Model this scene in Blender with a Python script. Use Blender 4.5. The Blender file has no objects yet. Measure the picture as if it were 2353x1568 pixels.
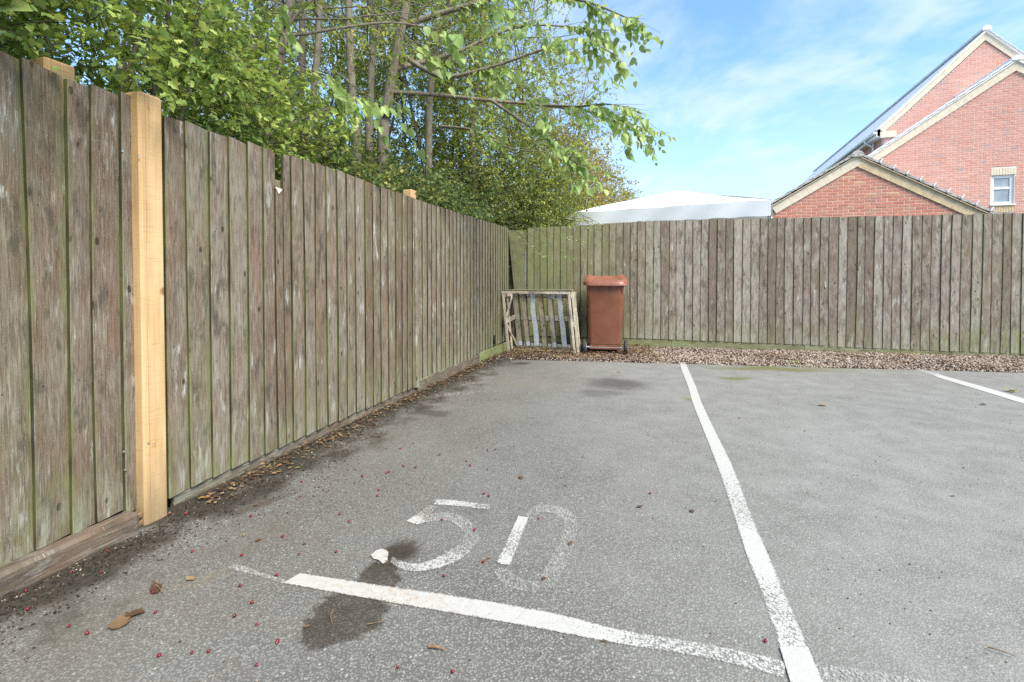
import bpy, math, random
import numpy as np
from mathutils import Vector, Matrix

R = math.radians
rng = np.random.default_rng(7)
random.seed(7)
sc = bpy.context.scene
col = sc.collection

# ---------------------------------------------------------------- camera, sky, sun, exposure
CAM_Z = 1.07
FPX, CX, HY, PITCH = 1110.0, 1176.5, 640.0, R(1.2)      # focal length and horizon measured on the photograph (2353 px wide)
PY = HY + FPX * math.tan(PITCH)
cam_d = bpy.data.cameras.new('camera')
cam_d.sensor_width = 36.0
cam_d.lens = 36.0 * FPX / 2353.0
cam_d.shift_y = -(784.0 - PY) / 2353.0
cam_d.clip_start, cam_d.clip_end = 0.05, 3000.0
cam = bpy.data.objects.new('camera', cam_d); col.objects.link(cam)
cam.location = (0, 0, CAM_Z)
cam.rotation_euler = (math.pi / 2 - PITCH, 0, 0)
sc.camera = cam

TO_SUN = Vector((0.42, -0.50, 0.76)).normalized()
SUN_EL = math.asin(TO_SUN.z); SUN_AZ = math.atan2(TO_SUN.x, TO_SUN.y)
sun_d = bpy.data.lights.new('sun', 'SUN'); sun_d.energy = 3.0; sun_d.angle = R(30); sun_d.color = (1.0, 0.925, 0.79)
sun = bpy.data.objects.new('sun', sun_d); col.objects.link(sun)
sun.rotation_euler = (-TO_SUN).to_track_quat('-Z', 'Y').to_euler()

world = bpy.data.worlds.new('World'); sc.world = world; world.use_nodes = True
wt = world.node_tree; wt.nodes.clear()

sc.view_settings.view_transform = 'Standard'
sc.view_settings.look = 'None'
sc.view_settings.gamma = 1.0
sc.view_settings.use_curve_mapping = False
sc.view_settings.exposure = 1.34
sc.cycles.max_bounces = 5
sc.cycles.diffuse_bounces = 2
sc.cycles.glossy_bounces = 2
sc.cycles.sample_clamp_indirect = 4.0
sc.cycles.transparent_max_bounces = 8
sc.cycles.transmission_bounces = 4
sc.cycles.use_denoising = False
sc.cycles.use_adaptive_sampling = False

# ---------------------------------------------------------------- node helper
class NT:
    def __init__(self, tree): self.t = tree
    def n(self, typ, ins=None, **props):
        nd = self.t.nodes.new(typ)
        for k, v in props.items(): setattr(nd, k, v)
        for k, v in (ins or {}).items():
            s = nd.inputs[k]
            if isinstance(v, bpy.types.NodeSocket): self.t.links.new(v, s)
            else: s.default_value = v
        return nd
    def math(self, op, a, b=None, c=None, clamp=False):
        ins = {0: a}
        if b is not None: ins[1] = b
        if c is not None: ins[2] = c
        return self.n('ShaderNodeMath', ins, operation=op, use_clamp=clamp).outputs[0]
    def mul(self, a, b): return self.math('MULTIPLY', a, b)
    def add(self, a, b): return self.math('ADD', a, b)
    def sub(self, a, b): return self.math('SUBTRACT', a, b)
    def vm(self, op, a, b=None):
        ins = {0: a}
        if b is not None: ins[1] = b
        nd = self.n('ShaderNodeVectorMath', ins, operation=op)
        return nd.outputs['Value'] if op in ('LENGTH', 'DOT_PRODUCT', 'DISTANCE') else nd.outputs[0]
    def mapr(self, v, a, b, c=0.0, d=1.0, smooth=True):
        nd = self.n('ShaderNodeMapRange', {0: v, 1: a, 2: b, 3: c, 4: d}, clamp=True)
        nd.interpolation_type = 'SMOOTHSTEP' if smooth else 'LINEAR'
        return nd.outputs[0]
    def noise(self, vec, scale, detail=3.0, rough=0.55, w=None, dist=0.0, out='Fac'):
        ins = {'Vector': vec, 'Scale': scale, 'Detail': detail, 'Roughness': rough, 'Distortion': dist}
        nd = self.t.nodes.new('ShaderNodeTexNoise')
        nd.noise_dimensions = '4D' if w is not None else '3D'
        if w is not None: ins['W'] = w
        for k, v in ins.items():
            if isinstance(v, bpy.types.NodeSocket): self.t.links.new(v, nd.inputs[k])
            else: nd.inputs[k].default_value = v
        return nd.outputs[out]
    def voro(self, vec, scale, feature='F1', rand=1.0, out='Distance'):
        nd = self.n('ShaderNodeTexVoronoi', {'Vector': vec, 'Scale': scale, 'Randomness': rand}, feature=feature)
        return nd.outputs[out]
    def mix(self, f, a, b, mode='MIX'):
        nd = self.t.nodes.new('ShaderNodeMix'); nd.data_type = 'RGBA'; nd.blend_type = mode; nd.clamp_factor = True
        for k, v in ((0, f), (6, a), (7, b)):
            if isinstance(v, bpy.types.NodeSocket): self.t.links.new(v, nd.inputs[k])
            else: nd.inputs[k].default_value = (*v, 1.0) if (k > 0 and len(v) == 3) else v
        return nd.outputs[2]
    def ramp(self, f, stops):
        nd = self.n('ShaderNodeValToRGB', {0: f}); cr = nd.color_ramp
        while len(cr.elements) < len(stops): cr.elements.new(0.5)
        for e, (p, c) in zip(cr.elements, stops): e.position = p; e.color = (*c, 1.0)
        return nd.outputs[0]
    def sep(self, v): return self.n('ShaderNodeSeparateXYZ', {0: v}).outputs
    def comb(self, x, y, z): return self.n('ShaderNodeCombineXYZ', {0: x, 1: y, 2: z}).outputs[0]
    def scalev(self, v, s): return self.n('ShaderNodeVectorMath', {0: v, 1: s}, operation='MULTIPLY').outputs[0]
    def attr(self, name, typ='GEOMETRY', out='Fac'): return self.n('ShaderNodeAttribute', attribute_name=name, attribute_type=typ).outputs[out]
    def rand(self): return self.n('ShaderNodeObjectInfo').outputs['Random']
    def obj(self): return self.n('ShaderNodeTexCoord').outputs['Object']
    def pos(self): return self.n('ShaderNodeNewGeometry').outputs['Position']
    def uv(self): return self.n('ShaderNodeTexCoord').outputs['UV']
    def bump(self, h, strength=0.5, dist=0.01): return self.n('ShaderNodeBump', {'Height': h, 'Strength': strength, 'Distance': dist}).outputs[0]

def new_mat(name):
    m = bpy.data.materials.new(name); m.use_nodes = True; m.node_tree.nodes.clear()
    return m, NT(m.node_tree)

def finish(t, color, rough=0.8, bump=None, spec=0.3, extra=None, metal=0.0):
    ins = {'Base Color': color, 'Roughness': rough, 'Specular IOR Level': spec, 'Metallic': metal}
    if isinstance(color, tuple): ins['Base Color'] = (*color, 1.0)
    if bump is not None: ins['Normal'] = bump
    p = t.n('ShaderNodeBsdfPrincipled', ins)
    sh = p.outputs[0]
    if extra is not None: sh = extra(sh)
    o = t.n('ShaderNodeOutputMaterial'); t.t.links.new(sh, o.inputs[0])
    return p

# sky: Nishita with thin wisps of cloud, the same all the way round
w = NT(wt)
sky = wt.nodes.new('ShaderNodeTexSky'); sky.sky_type = 'NISHITA'; sky.sun_disc = False
sky.sun_elevation = SUN_EL; sky.sun_rotation = SUN_AZ; sky.altitude = 50; sky.air_density = 1.0; sky.dust_density = 0.6; sky.ozone_density = 1.6
dirn = wt.nodes.new('ShaderNodeTexCoord').outputs['Generated']
dz = w.sep(dirn)
up = w.math('MAXIMUM', dz[2], 0.0)
k = w.math('DIVIDE', 1.0, w.add(up, 0.22))
cl_v = w.comb(w.mul(dz[0], k), w.mul(dz[1], k), 0.0)
warp = w.noise(cl_v, 1.3, 2.0, 0.5, out='Color')
cl_v = w.vm('ADD', cl_v, w.scalev(warp, (0.55, 0.55, 0.0)))
c1 = w.noise(w.scalev(cl_v, (1.2, 0.9, 1.0)), 2.6, 5.0, 0.62)
c2 = w.noise(w.scalev(cl_v, (1.0, 1.0, 1.0)), 5.5, 3.0, 0.6)
cm = w.add(w.mul(c1, 0.75), w.mul(c2, 0.25))
cm = w.mapr(cm, 0.34, 0.72, 0.04, 0.62)
lowhaze = w.mapr(up, 0.0, 0.42, 0.78, 0.10)
cm = w.math('MAXIMUM', cm, w.mul(lowhaze, w.mapr(c1, 0.25, 0.75, 0.55, 1.0)))
skycol = w.scalev(sky.outputs[0], (0.86, 1.18, 1.36))
cloudc = w.mix(cm, skycol, (4.15, 4.6, 4.75))
bg = w.n('ShaderNodeBackground', {'Color': cloudc, 'Strength': 0.10})
wo = wt.nodes.new('ShaderNodeOutputWorld'); wt.links.new(bg.outputs[0], wo.inputs[0])

# ---------------------------------------------------------------- geometry helpers
CAMP = np.array([0, 0, CAM_Z])
def ray(x, y):
    """direction through a point measured on the photograph (2353 px wide)"""
    xc = (x - CX) / FPX; yc = -(y - PY) / FPX
    return np.array([xc, math.cos(PITCH) + yc * math.sin(PITCH), -math.sin(PITCH) + yc * math.cos(PITCH)])
def ground(x, y, z=0.0):
    d = ray(x, y); t = (z - CAM_Z) / d[2]; return CAMP + d * t
def at_depth(x, y, Y):
    d = ray(x, y); return CAMP + d * (Y / d[1])
def on_vplane(x, y, p0, nrm):
    d = ray(x, y); n3 = np.array([nrm[0], nrm[1], 0.0]); p = np.array([p0[0], p0[1], 0.0])
    t = np.dot(p - CAMP, n3) / np.dot(d, n3); return CAMP + d * t

def tag(o, label=None, cat=None, group=None, kind=None):
    if label: o['label'] = label
    if cat: o['category'] = cat
    if group: o['group'] = group
    if kind: o['kind'] = kind
    return o
def empty(name, loc=(0, 0, 0)):
    o = bpy.data.objects.new(name, None); o.location = loc; o.empty_display_size = 0.1; col.objects.link(o); return o
def link(o, parent=None):
    col.objects.link(o)
    if parent is not None:
        o.parent = parent
        # children carry world coordinates: undo the parent's offset
        o.matrix_parent_inverse = world_of(parent).inverted()
    return o
def world_of(o):
    m = o.matrix_basis.copy()
    while o.parent is not None:
        m = o.parent.matrix_basis @ (o.matrix_parent_inverse @ m)
        o = o.parent
    return m
def pymesh(name, verts, faces, mats, smooth=False, uvs=None, fmats=None, attrs=None):
    me = bpy.data.meshes.new(name)
    me.from_pydata([tuple(map(float, v)) for v in verts], [], [list(map(int, f)) for f in faces])
    for m in (mats if isinstance(mats, (list, tuple)) else [mats]): me.materials.append(m)
    if fmats is not None: me.polygons.foreach_set('material_index', fmats)
    if smooth:
        me.polygons.foreach_set('use_smooth', [True] * len(me.polygons)); me.set_sharp_from_angle(angle=R(38))
    if uvs is not None:
        ul = me.uv_layers.new(name='UVMap')
        ul.data.foreach_set('uv', np.array([c for f in uvs for c in f], dtype=np.float32).ravel())
    for an, vals in (attrs or {}).items():
        a = me.attributes.new(an, 'FLOAT', 'POINT'); a.data.foreach_set('value', np.asarray(vals, dtype=np.float32))
    me.update(); return me
def mobj(name, verts, faces, mats, parent=None, **kw):
    return link(bpy.data.objects.new(name, pymesh(name, verts, faces, mats, **kw)), parent)

def npmesh(name, V, F, mat, tone=None, smooth=False):
    """big mesh from numpy arrays; F all of one face size"""
    V = np.ascontiguousarray(V, dtype=np.float32); F = np.ascontiguousarray(F, dtype=np.int32)
    me = bpy.data.meshes.new(name); k = F.shape[1]
    me.vertices.add(len(V)); me.vertices.foreach_set('co', V.ravel())
    me.loops.add(F.size); me.loops.foreach_set('vertex_index', F.ravel())
    me.polygons.add(len(F)); me.polygons.foreach_set('loop_start', np.arange(0, F.size, k, dtype=np.int32))
    try: me.polygons.foreach_set('loop_total', np.full(len(F), k, dtype=np.int32))
    except Exception: pass
    if smooth: me.polygons.foreach_set('use_smooth', np.ones(len(F), dtype=bool))
    me.materials.append(mat)
    me.update(calc_edges=True); me.validate()
    if tone is not None:
        a = me.attributes.new('tone', 'FLOAT', 'POINT'); a.data.foreach_set('value', np.asarray(tone, dtype=np.float32))
    return me
def npobj(name, V, F, mat, parent=None, tone=None, smooth=False):
    return link(bpy.data.objects.new(name, npmesh(name, V, F, mat, tone, smooth)), parent)

BOXF = [(0, 3, 2, 1), (4, 5, 6, 7), (0, 1, 5, 4), (1, 2, 6, 5), (2, 3, 7, 6), (3, 0, 4, 7)]
def box_pts(x0, x1, y0, y1, z0, z1):
    return [(x0, y0, z0), (x1, y0, z0), (x1, y1, z0), (x0, y1, z0), (x0, y0, z1), (x1, y0, z1), (x1, y1, z1), (x0, y1, z1)]
def frame_pts(pts, O, ex, ey, ez=(0, 0, 1)):
    O, ex, ey, ez = (np.asarray(v, float) for v in (O, ex, ey, ez))
    return [O + p[0] * ex + p[1] * ey + p[2] * ez for p in pts]
def uv_box(pts, faces, along=2):
    """metre UVs for a box: v runs along the given axis of the local points"""
    oth = [i for i in range(3) if i != along]
    out = []
    for f in faces:
        out.append([(pts[i][oth[0]] + pts[i][oth[1]] + 0.01, pts[i][along]) for i in f])
    return out
def chamfer_box(x0, x1, y0, y1, z0, z1, c):
    """box with the four edges along z cut and top/bottom edges eased"""
    ring = [(x0 + c, y0), (x1 - c, y0), (x1, y0 + c), (x1, y1 - c), (x1 - c, y1), (x0 + c, y1), (x0, y1 - c), (x0, y0 + c)]
    P, F = [], []
    for z, ins in ((z0, c * .5), (z0 + c, 0), (z1 - c, 0), (z1, c * .5)):
        for (x, y) in ring:
            cx, cy = (x0 + x1) / 2, (y0 + y1) / 2
            sx = 1 - ins / max(1e-6, (x1 - x0) / 2); sy = 1 - ins / max(1e-6, (y1 - y0) / 2)
            P.append((cx + (x - cx) * sx, cy + (y - cy) * sy, z))
    for l in range(3):
        for i in range(8):
            j = (i + 1) % 8; F.append((l * 8 + i, l * 8 + j, l * 8 + 8 + j, l * 8 + 8 + i))
    F.append(tuple(range(7, -1, -1))); F.append(tuple(range(24, 32)))
    return P, F
def bar(name, p0, p1, wid, thk, mat, parent, up=(0, 0, 1), c=0.002, seed=None):
    """a sawn stick from p0 to p1, length along local z, width across, thickness towards up"""
    p0 = np.asarray(p0, float); p1 = np.asarray(p1, float); L = np.linalg.norm(p1 - p0); ez = (p1 - p0) / L
    up = np.asarray(up, float); ex = np.cross(up, ez); ex /= np.linalg.norm(ex); ey = np.cross(ez, ex)
    P, F = chamfer_box(-wid / 2, wid / 2, -thk / 2, thk / 2, 0, L, min(c, thk * .3))
    uv = uv_box(P, F)
    return mobj(name, frame_pts(P, p0, ex, ey, ez), F, mat, parent, uvs=uv)
def loft(rings, closed_ends=True):
    P, F = [], []; n = len(rings[0])
    for r in rings: P += list(r)
    for l in range(len(rings) - 1):
        for i in range(n):
            j = (i + 1) % n; F.append((l * n + i, l * n + j, (l + 1) * n + j, (l + 1) * n + i))
    if closed_ends: F.append(tuple(range(n - 1, -1, -1))); F.append(tuple(range((len(rings) - 1) * n, len(rings) * n)))
    return P, F
def rrect(w_, d_, r, z, n=5, cx=0, cy=0):
    out = []
    for (sx, sy, a0) in ((1, -1, -90), (1, 1, 0), (-1, 1, 90), (-1, -1, 180)):
        for i in range(n):
            a = R(a0 + 90 * i / (n - 1)); out.append((cx + sx * (w_ / 2 - r) + r * math.cos(a), cy + sy * (d_ / 2 - r) + r * math.sin(a), z))
    return out
def tubes(paths, radii, sides=6):
    """many polylines -> one vertex/face array. paths: list of (k,3), radii: list of (k,)"""
    VV, FF, off = [], [], 0
    ang = np.linspace(0, 2 * np.pi, sides, endpoint=False)
    for P, r in zip(paths, radii):
        P = np.asarray(P, float); r = np.asarray(r, float); k = len(P)
        T = np.gradient(P, axis=0); T /= np.linalg.norm(T, axis=1, keepdims=True) + 1e-9
        ref = np.tile(np.array([0.31, 0.87, 0.13]), (k, 1))
        A = np.cross(T, ref); A /= np.linalg.norm(A, axis=1, keepdims=True) + 1e-9; B = np.cross(T, A)
        ring = P[:, None, :] + r[:, None, None] * (np.cos(ang)[None, :, None] * A[:, None, :] + np.sin(ang)[None, :, None] * B[:, None, :])
        VV.append(ring.reshape(-1, 3))
        i = np.arange(k - 1)[:, None] * sides; j = np.arange(sides)[None, :]; jn = (j + 1) % sides
        FF.append(np.stack([i + j, i + jn, i + sides + jn, i + sides + j], -1).reshape(-1, 4) + off)
        off += k * sides
    return np.concatenate(VV), np.concatenate(FF)
def smooth_path(pts, n):
    """Catmull-Rom through pts"""
    P = np.asarray(pts, float); P = np.vstack([2 * P[0] - P[1], P, 2 * P[-1] - P[-2]])
    out = []; m = len(P) - 3
    for q in np.linspace(0, m - 1e-6, n):
        i = int(q); t = q - i; a, b, c_, d = P[i:i + 4]
        out.append(0.5 * ((2 * b) + (c_ - a) * t + (2 * a - 5 * b + 4 * c_ - d) * t * t + (3 * b - a - 3 * c_ + d) * t ** 3))
    return np.array(out)

# ---------------------------------------------------------------- materials
# left fence: foot line and directions; e along the fence away from the camera, nr towards the tarmac
LF0 = np.array([-1.598, 2.2537]); LFA = R(16.6)
LE = np.array([math.sin(LFA), math.cos(LFA)]); LN = np.array([LE[1], -LE[0]])
# back fence: from the corner to the right
BF1 = np.array([1.975, 7.47]); BE = np.array([4.905, -0.98]); BE = BE / np.linalg.norm(BE); BN = np.array([BE[1], -BE[0]])
def solve_corner():
    A = np.array([LE, -BE]).T; s_, q_ = np.linalg.solve(A, BF1 - LF0); return s_, q_
S_CORNER, Q_CORNER = solve_corner()
CORNER = LF0 + LE * S_CORNER

def wood_mat(name, brown, grey, green=(0.115, 0.125, 0.050), pale=(0.45, 0.42, 0.355), algae_gain=1.0, wid=0.112, streak=1.0, edge_dark=0.85, redness=0.4):
    m, t = new_mat(name)
    uv = t.uv(); su = t.sep(uv); u, v = su[0], su[1]
    rnd = t.rand(); W = t.mul(rnd, 61.0)
    def N(sv, scale, det, rough, dw=0.0, dist=0.0): return t.noise(t.comb(u, t.mul(v, sv), t.add(W, dw)), scale, det, rough, dist=dist)
    grain = N(.05, 165.0, 3.0, 0.62, 0, .8)
    mid = N(.20, 26.0, 4.0, 0.66, 1.0, .9)
    big = N(.6, 7.0, 3.0, 0.6, 2.0)
    tone = t.attr('tone', 'OBJECT')
    f = t.mapr(t.add(t.add(t.mul(mid, 0.55), t.mul(big, 0.62)), t.mul(t.sub(tone, 0.5), 0.40)), 0.38, 0.80)
    c = t.mix(f, brown, grey)
    c = t.mix(t.mapr(grain, 0.34, 0.55, 0.66, 0.0), c, tuple(x * 0.40 for x in brown))
    c = t.mix(t.mapr(grain, 0.56, 0.74, 0.0, 0.42), c, pale)
    red = N(.22, 9.0, 2.0, 0.5, 9.0)
    c = t.mix(t.mapr(red, 0.50, 0.72, 0.0, redness), c, (brown[0] * 1.25, brown[1] * 1.0, brown[2] * 0.92))
    dk = N(.34, 13.0, 5.0, 0.70, 3.0)
    c = t.mix(t.mapr(dk, 0.52, 0.66, 0.0, 0.70), c, (0.060, 0.049, 0.040))
    li = N(.16, 30.0, 5.0, 0.76, 5.0); lib = N(.6, 5.0, 2.0, 0.5, 6.0)
    c = t.mix(t.mul(t.mapr(li, 0.53, 0.66, 0.0, 0.80 * streak), t.mapr(lib, 0.50, 0.62)), c, (0.50, 0.49, 0.45))
    sp = N(1.0, 260.0, 1.0, 0.6, 4.0)
    c = t.mix(t.mapr(sp, 0.64, 0.74, 0.0, 0.55), c, (0.48, 0.47, 0.43))
    kd = t.voro(t.comb(t.add(u, t.mul(rnd, 13.0)), t.add(t.mul(v, 0.55), t.mul(rnd, 7.0)), 0.0), 10.5)
    kn = t.mapr(t.add(kd, t.mul(t.sub(mid, 0.5), 0.14)), 0.06, 0.12, 1.0, 0.0)
    halo = t.mapr(kd, 0.10, 0.24, 0.18, 0.0)
    c = t.mix(halo, c, (brown[0] * .6, brown[1] * .55, brown[2] * .5))
    c = t.mix(t.mul(kn, 0.85), c, (0.028, 0.021, 0.016))
    dv = t.sub(t.math('MODULO', t.add(v, 0.40), 0.66), 0.33); du = t.sub(u, 0.030)
    nail = t.mapr(t.math('SQRT', t.add(t.mul(dv, dv), t.mul(du, du))), 0.0028, 0.0045, 0.85, 0.0)
    c = t.mix(nail, c, (0.045, 0.035, 0.028))
    alg = t.attr('algae', 'OBJECT')
    an = N(.35, 20.0, 3.0, 0.66, 12.0); anl = t.noise(t.comb(0.3, v, t.add(W, 8.0)), 2.6, 2.0, 0.6)
    edge = t.mapr(u, 0.0, 0.016, 1.0, 0.0); edge2 = t.mapr(u, wid - 0.022, wid - 0.002, 0.0, 1.0)
    foot = t.mapr(t.add(v, t.mul(an, 0.40)), 0.12, 0.80, 1.0, 0.0)
    a_amt = t.add(t.add(t.mul(t.math('MAXIMUM', edge, edge2), t.mapr(anl, 0.40, 0.66, 0.06, 0.52)), t.mul(t.mul(foot, t.add(1.0, t.mul(t.attr('foot', 'OBJECT'), 1.6))), t.mapr(t.add(an, t.mul(anl, .3)), 0.50, 0.85, 0.0, 0.48))), t.mul(alg, t.mapr(an, 0.25, 0.6, 0.45, 1.0)))
    a_amt = t.math('MINIMUM', t.mul(a_amt, algae_gain), 0.92)
    gcol = t.mix(an, green, tuple(x * 2.0 for x in green))
    c = t.mix(a_amt, c, gcol)
    ftz = t.mapr(t.add(v, t.mul(an, 0.45)), 0.16, 0.50, 0.60, 0.0)
    c = t.mix(t.mul(ftz, t.mapr(li, 0.46, 0.62)), c, (0.33, 0.34, 0.265))
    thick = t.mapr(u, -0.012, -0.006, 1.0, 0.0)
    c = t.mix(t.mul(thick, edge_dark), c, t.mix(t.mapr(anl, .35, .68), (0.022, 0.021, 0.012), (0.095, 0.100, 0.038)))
    h = t.add(t.mul(grain, 0.8), t.add(t.mul(mid, 0.6), t.mul(kn, -0.5)))
    finish(t, c, 0.88, t.bump(h, 0.8, 0.006), 0.15)
    return m

M = {}
M['wood'] = wood_mat('weathered_board', (0.162, 0.110, 0.074), (0.275, 0.232, 0.182))
M['wood_back'] = wood_mat('weathered_back_board', (0.168, 0.124, 0.098), (0.330, 0.294, 0.252), streak=0.75, redness=0.2, edge_dark=0.92)
M['wood_foot'] = wood_mat('gravel_board_wood', (0.125, 0.095, 0.068), (0.215, 0.182, 0.140), wid=9.0, algae_gain=0.55, streak=0.3)
M['wood_footgreen'] = wood_mat('damp_gravel_board_wood', (0.170, 0.150, 0.095), (0.300, 0.285, 0.205), green=(0.130, 0.150, 0.048), wid=9.0)
M['crate'] = wood_mat('old_crate_wood', (0.42, 0.345, 0.250), (0.62, 0.55, 0.43), wid=9.0, algae_gain=0.4)

def plain_wood(name, c0, c1, knot=(0.20, 0.09, 0.03)):
    m, t = new_mat(name)
    uv = t.uv(); su = t.sep(uv); u, v = su[0], su[1]; W = t.mul(t.rand(), 31.0)
    grain = t.noise(t.comb(u, t.mul(v, 0.03), 0.0), 120.0, 4.0, 0.6, w=W, dist=0.5)
    big = t.noise(t.comb(u, t.mul(v, 0.3), 0.0), 9.0, 3.0, 0.5, w=W)
    saw = t.noise(t.comb(t.mul(u, 0.06), v, 0.0), 190.0, 2.0, 0.5, w=W)
    c = t.mix(t.mapr(t.add(t.mul(grain, 0.5), t.mul(big, 0.5)), 0.3, 0.7), c0, c1)
    c = t.mix(t.mapr(saw, 0.54, 0.72, 0.0, 0.42), c, tuple(x * 0.55 for x in c0))
    c = t.mix(t.mapr(t.math('ABSOLUTE', t.sub(t.add(u, t.mul(t.sub(big, .5), .02)), 0.030)), 0.0, 0.0025, 0.55, 0.0), c, (0.22, 0.11, 0.04))
    kd = t.voro(t.comb(t.mul(u, 1.0), t.mul(v, 0.7), 0.0), 7.5)
    c = t.mix(t.mapr(t.add(kd, t.mul(grain, 0.08)), 0.10, 0.19, 0.85, 0.0), c, knot)
    c = t.mix(t.mapr(t.add(v, t.mul(t.sub(big, .5), .5)), 0.05, 0.50, 0.72, 0.0), c, (0.19, 0.140, 0.080))
    finish(t, c, 0.75, t.bump(t.add(grain, t.mul(saw, 0.5)), 0.3, 0.002), 0.25)
    return m
M['newwood'] = plain_wood('new_softwood', (0.44, 0.265, 0.115), (0.62, 0.425, 0.225))

def simple(name, c, rough=0.6, spec=0.4, var=0.0, vscale=20.0, bump=0.0, metal=0.0):
    m, t = new_mat(name)
    if var > 0:
        nz = t.noise(t.pos(), vscale, 5.0, 0.6, w=t.mul(t.rand(), 20.0))
        cc = t.mix(t.mapr(nz, 0.3, 0.7), tuple(x * (1 - var) for x in c), tuple(min(1, x * (1 + var)) for x in c))
        finish(t, cc, rough, t.bump(nz, bump, 0.004) if bump else None, spec, metal=metal)
    else: finish(t, c, rough, None, spec, metal=metal)
    return m
M['soil'] = simple('soil', (0.055, 0.042, 0.030), 0.95, 0.1, 0.5, 30.0, 0.6)
M['screw'] = simple('screw_steel', (0.55, 0.56, 0.57), 0.35, 0.5, metal=0.8)
M['greypost'] = simple('galvanised_post', (0.20, 0.21, 0.215), 0.5, 0.4, 0.25)
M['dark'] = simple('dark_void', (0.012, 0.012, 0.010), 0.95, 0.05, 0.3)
M['tape'] = simple('pale_weathered_tape', (0.60, 0.63, 0.66), 0.45, 0.4, 0.12, 60.0)
M['tyre'] = simple('bin_tyre_rubber', (0.035, 0.037, 0.040), 0.6, 0.35, 0.35, 60.0)
M['hub'] = simple('grey_wheel_hub', (0.20, 0.215, 0.225), 0.5, 0.4, 0.2, 60.0)
M['axle'] = simple('axle_steel', (0.48, 0.49, 0.49), 0.4, 0.5, 0.15, metal=0.4)
M['white'] = simple('white_upvc', (0.80, 0.80, 0.79), 0.35, 0.45, 0.03, 6.0)
M['clip'] = simple('white_clip', (0.82, 0.82, 0.80), 0.4)
M['buff'] = simple('buff_brick', (0.62, 0.47, 0.30), 0.85, 0.2, 0.16, 9.0, 0.2)
M['buffpale'] = simple('pale_buff_brick', (0.70, 0.60, 0.47), 0.85, 0.2, 0.10, 9.0, 0.2)
M['buff_mortar'] = simple('buff_mortar', (0.46, 0.36, 0.25), 0.9, 0.1, 0.1)
M['slate'] = simple('grey_roof_tile', (0.42, 0.40, 0.37), 0.85, 0.25, 0.35, 14.0, 0.4)
M['slate2'] = simple('glare_paled_roof_tile', (0.78, 0.78, 0.80), 0.8, 0.3, 0.16, 10.0, 0.3)  # roof tile colour lightened to carry the glare over the house
def canvas_mat():
    m, t = new_mat('white_canvas'); nz = t.noise(t.pos(), 3.0, 3.0, 0.5)
    c = t.mix(nz, (0.86, 0.87, 0.89), (0.91, 0.92, 0.94))
    def ex(sh):
        tl = t.n('ShaderNodeBsdfTranslucent', {'Color': (0.8, 0.82, 0.86, 1)}).outputs[0]
        mx = t.n('ShaderNodeMixShader', {0: 0.12}); t.t.links.new(sh, mx.inputs[1]); t.t.links.new(tl, mx.inputs[2]); return mx.outputs[0]
    finish(t, c, 0.8, None, 0.15, ex); return m
M['canvas'] = canvas_mat()
M['pole'] = simple('gazebo_pole', (0.30, 0.31, 0.32), 0.4, 0.5, metal=0.5)
M['mortar_g'] = simple('mortar_pink', (0.70, 0.54, 0.44), 0.95, 0.1, 0.10, 40.0)
M['mortar_h'] = simple('mortar_pale', (0.74, 0.60, 0.54), 0.95, 0.1, 0.08, 40.0)
def glass_mat():
    m, t = new_mat('window_glass')
    nz = t.noise(t.pos(), 1.7, 2.0, 0.5)
    c = t.mix(t.mapr(nz, 0.3, 0.7), (0.23, 0.26, 0.29), (0.36, 0.38, 0.41))
    finish(t, c, 0.06, None, 0.9)
    return m
M['glass'] = glass_mat()

def brick_mat(name, stops):
    m, t = new_mat(name)
    r = t.math('FRACT', t.add(t.attr('tone'), t.rand()))
    base = t.ramp(r, stops)
    nz = t.noise(t.pos(), 26.0, 5.0, 0.65)
    c = t.mix(t.mapr(nz, 0.35, 0.72, 0.0, 0.45), base, tuple(min(1, x * 1.45) for x in stops[1][1]))
    c = t.mix(t.mapr(t.noise(t.pos(), 60.0, 3.0, 0.6), 0.58, 0.75, 0.0, 0.45), c, (0.16, 0.09, 0.075))
    finish(t, c, 0.9, t.bump(nz, 0.4, 0.004), 0.15)
    return m
M['brick_g'] = brick_mat('red_garage_brick', [(0.0, (0.415, 0.165, 0.115)), (0.35, (0.549, 0.218, 0.155)), (0.6, (0.476, 0.224, 0.169)), (0.8, (0.573, 0.271, 0.176)), (0.93, (0.366, 0.205, 0.169)), (1.0, (0.610, 0.383, 0.243))])
M['brick_h'] = brick_mat('glare_paled_house_brick', [(0.0, (0.53, 0.255, 0.195)), (0.3, (0.59, 0.290, 0.225)), (0.6, (0.55, 0.290, 0.235)), (0.90, (0.62, 0.335, 0.265)), (0.96, (0.47, 0.295, 0.26)), (1.0, (0.38, 0.275, 0.265))])  # brick colour paled and pinkened to stand in for glare

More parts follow.
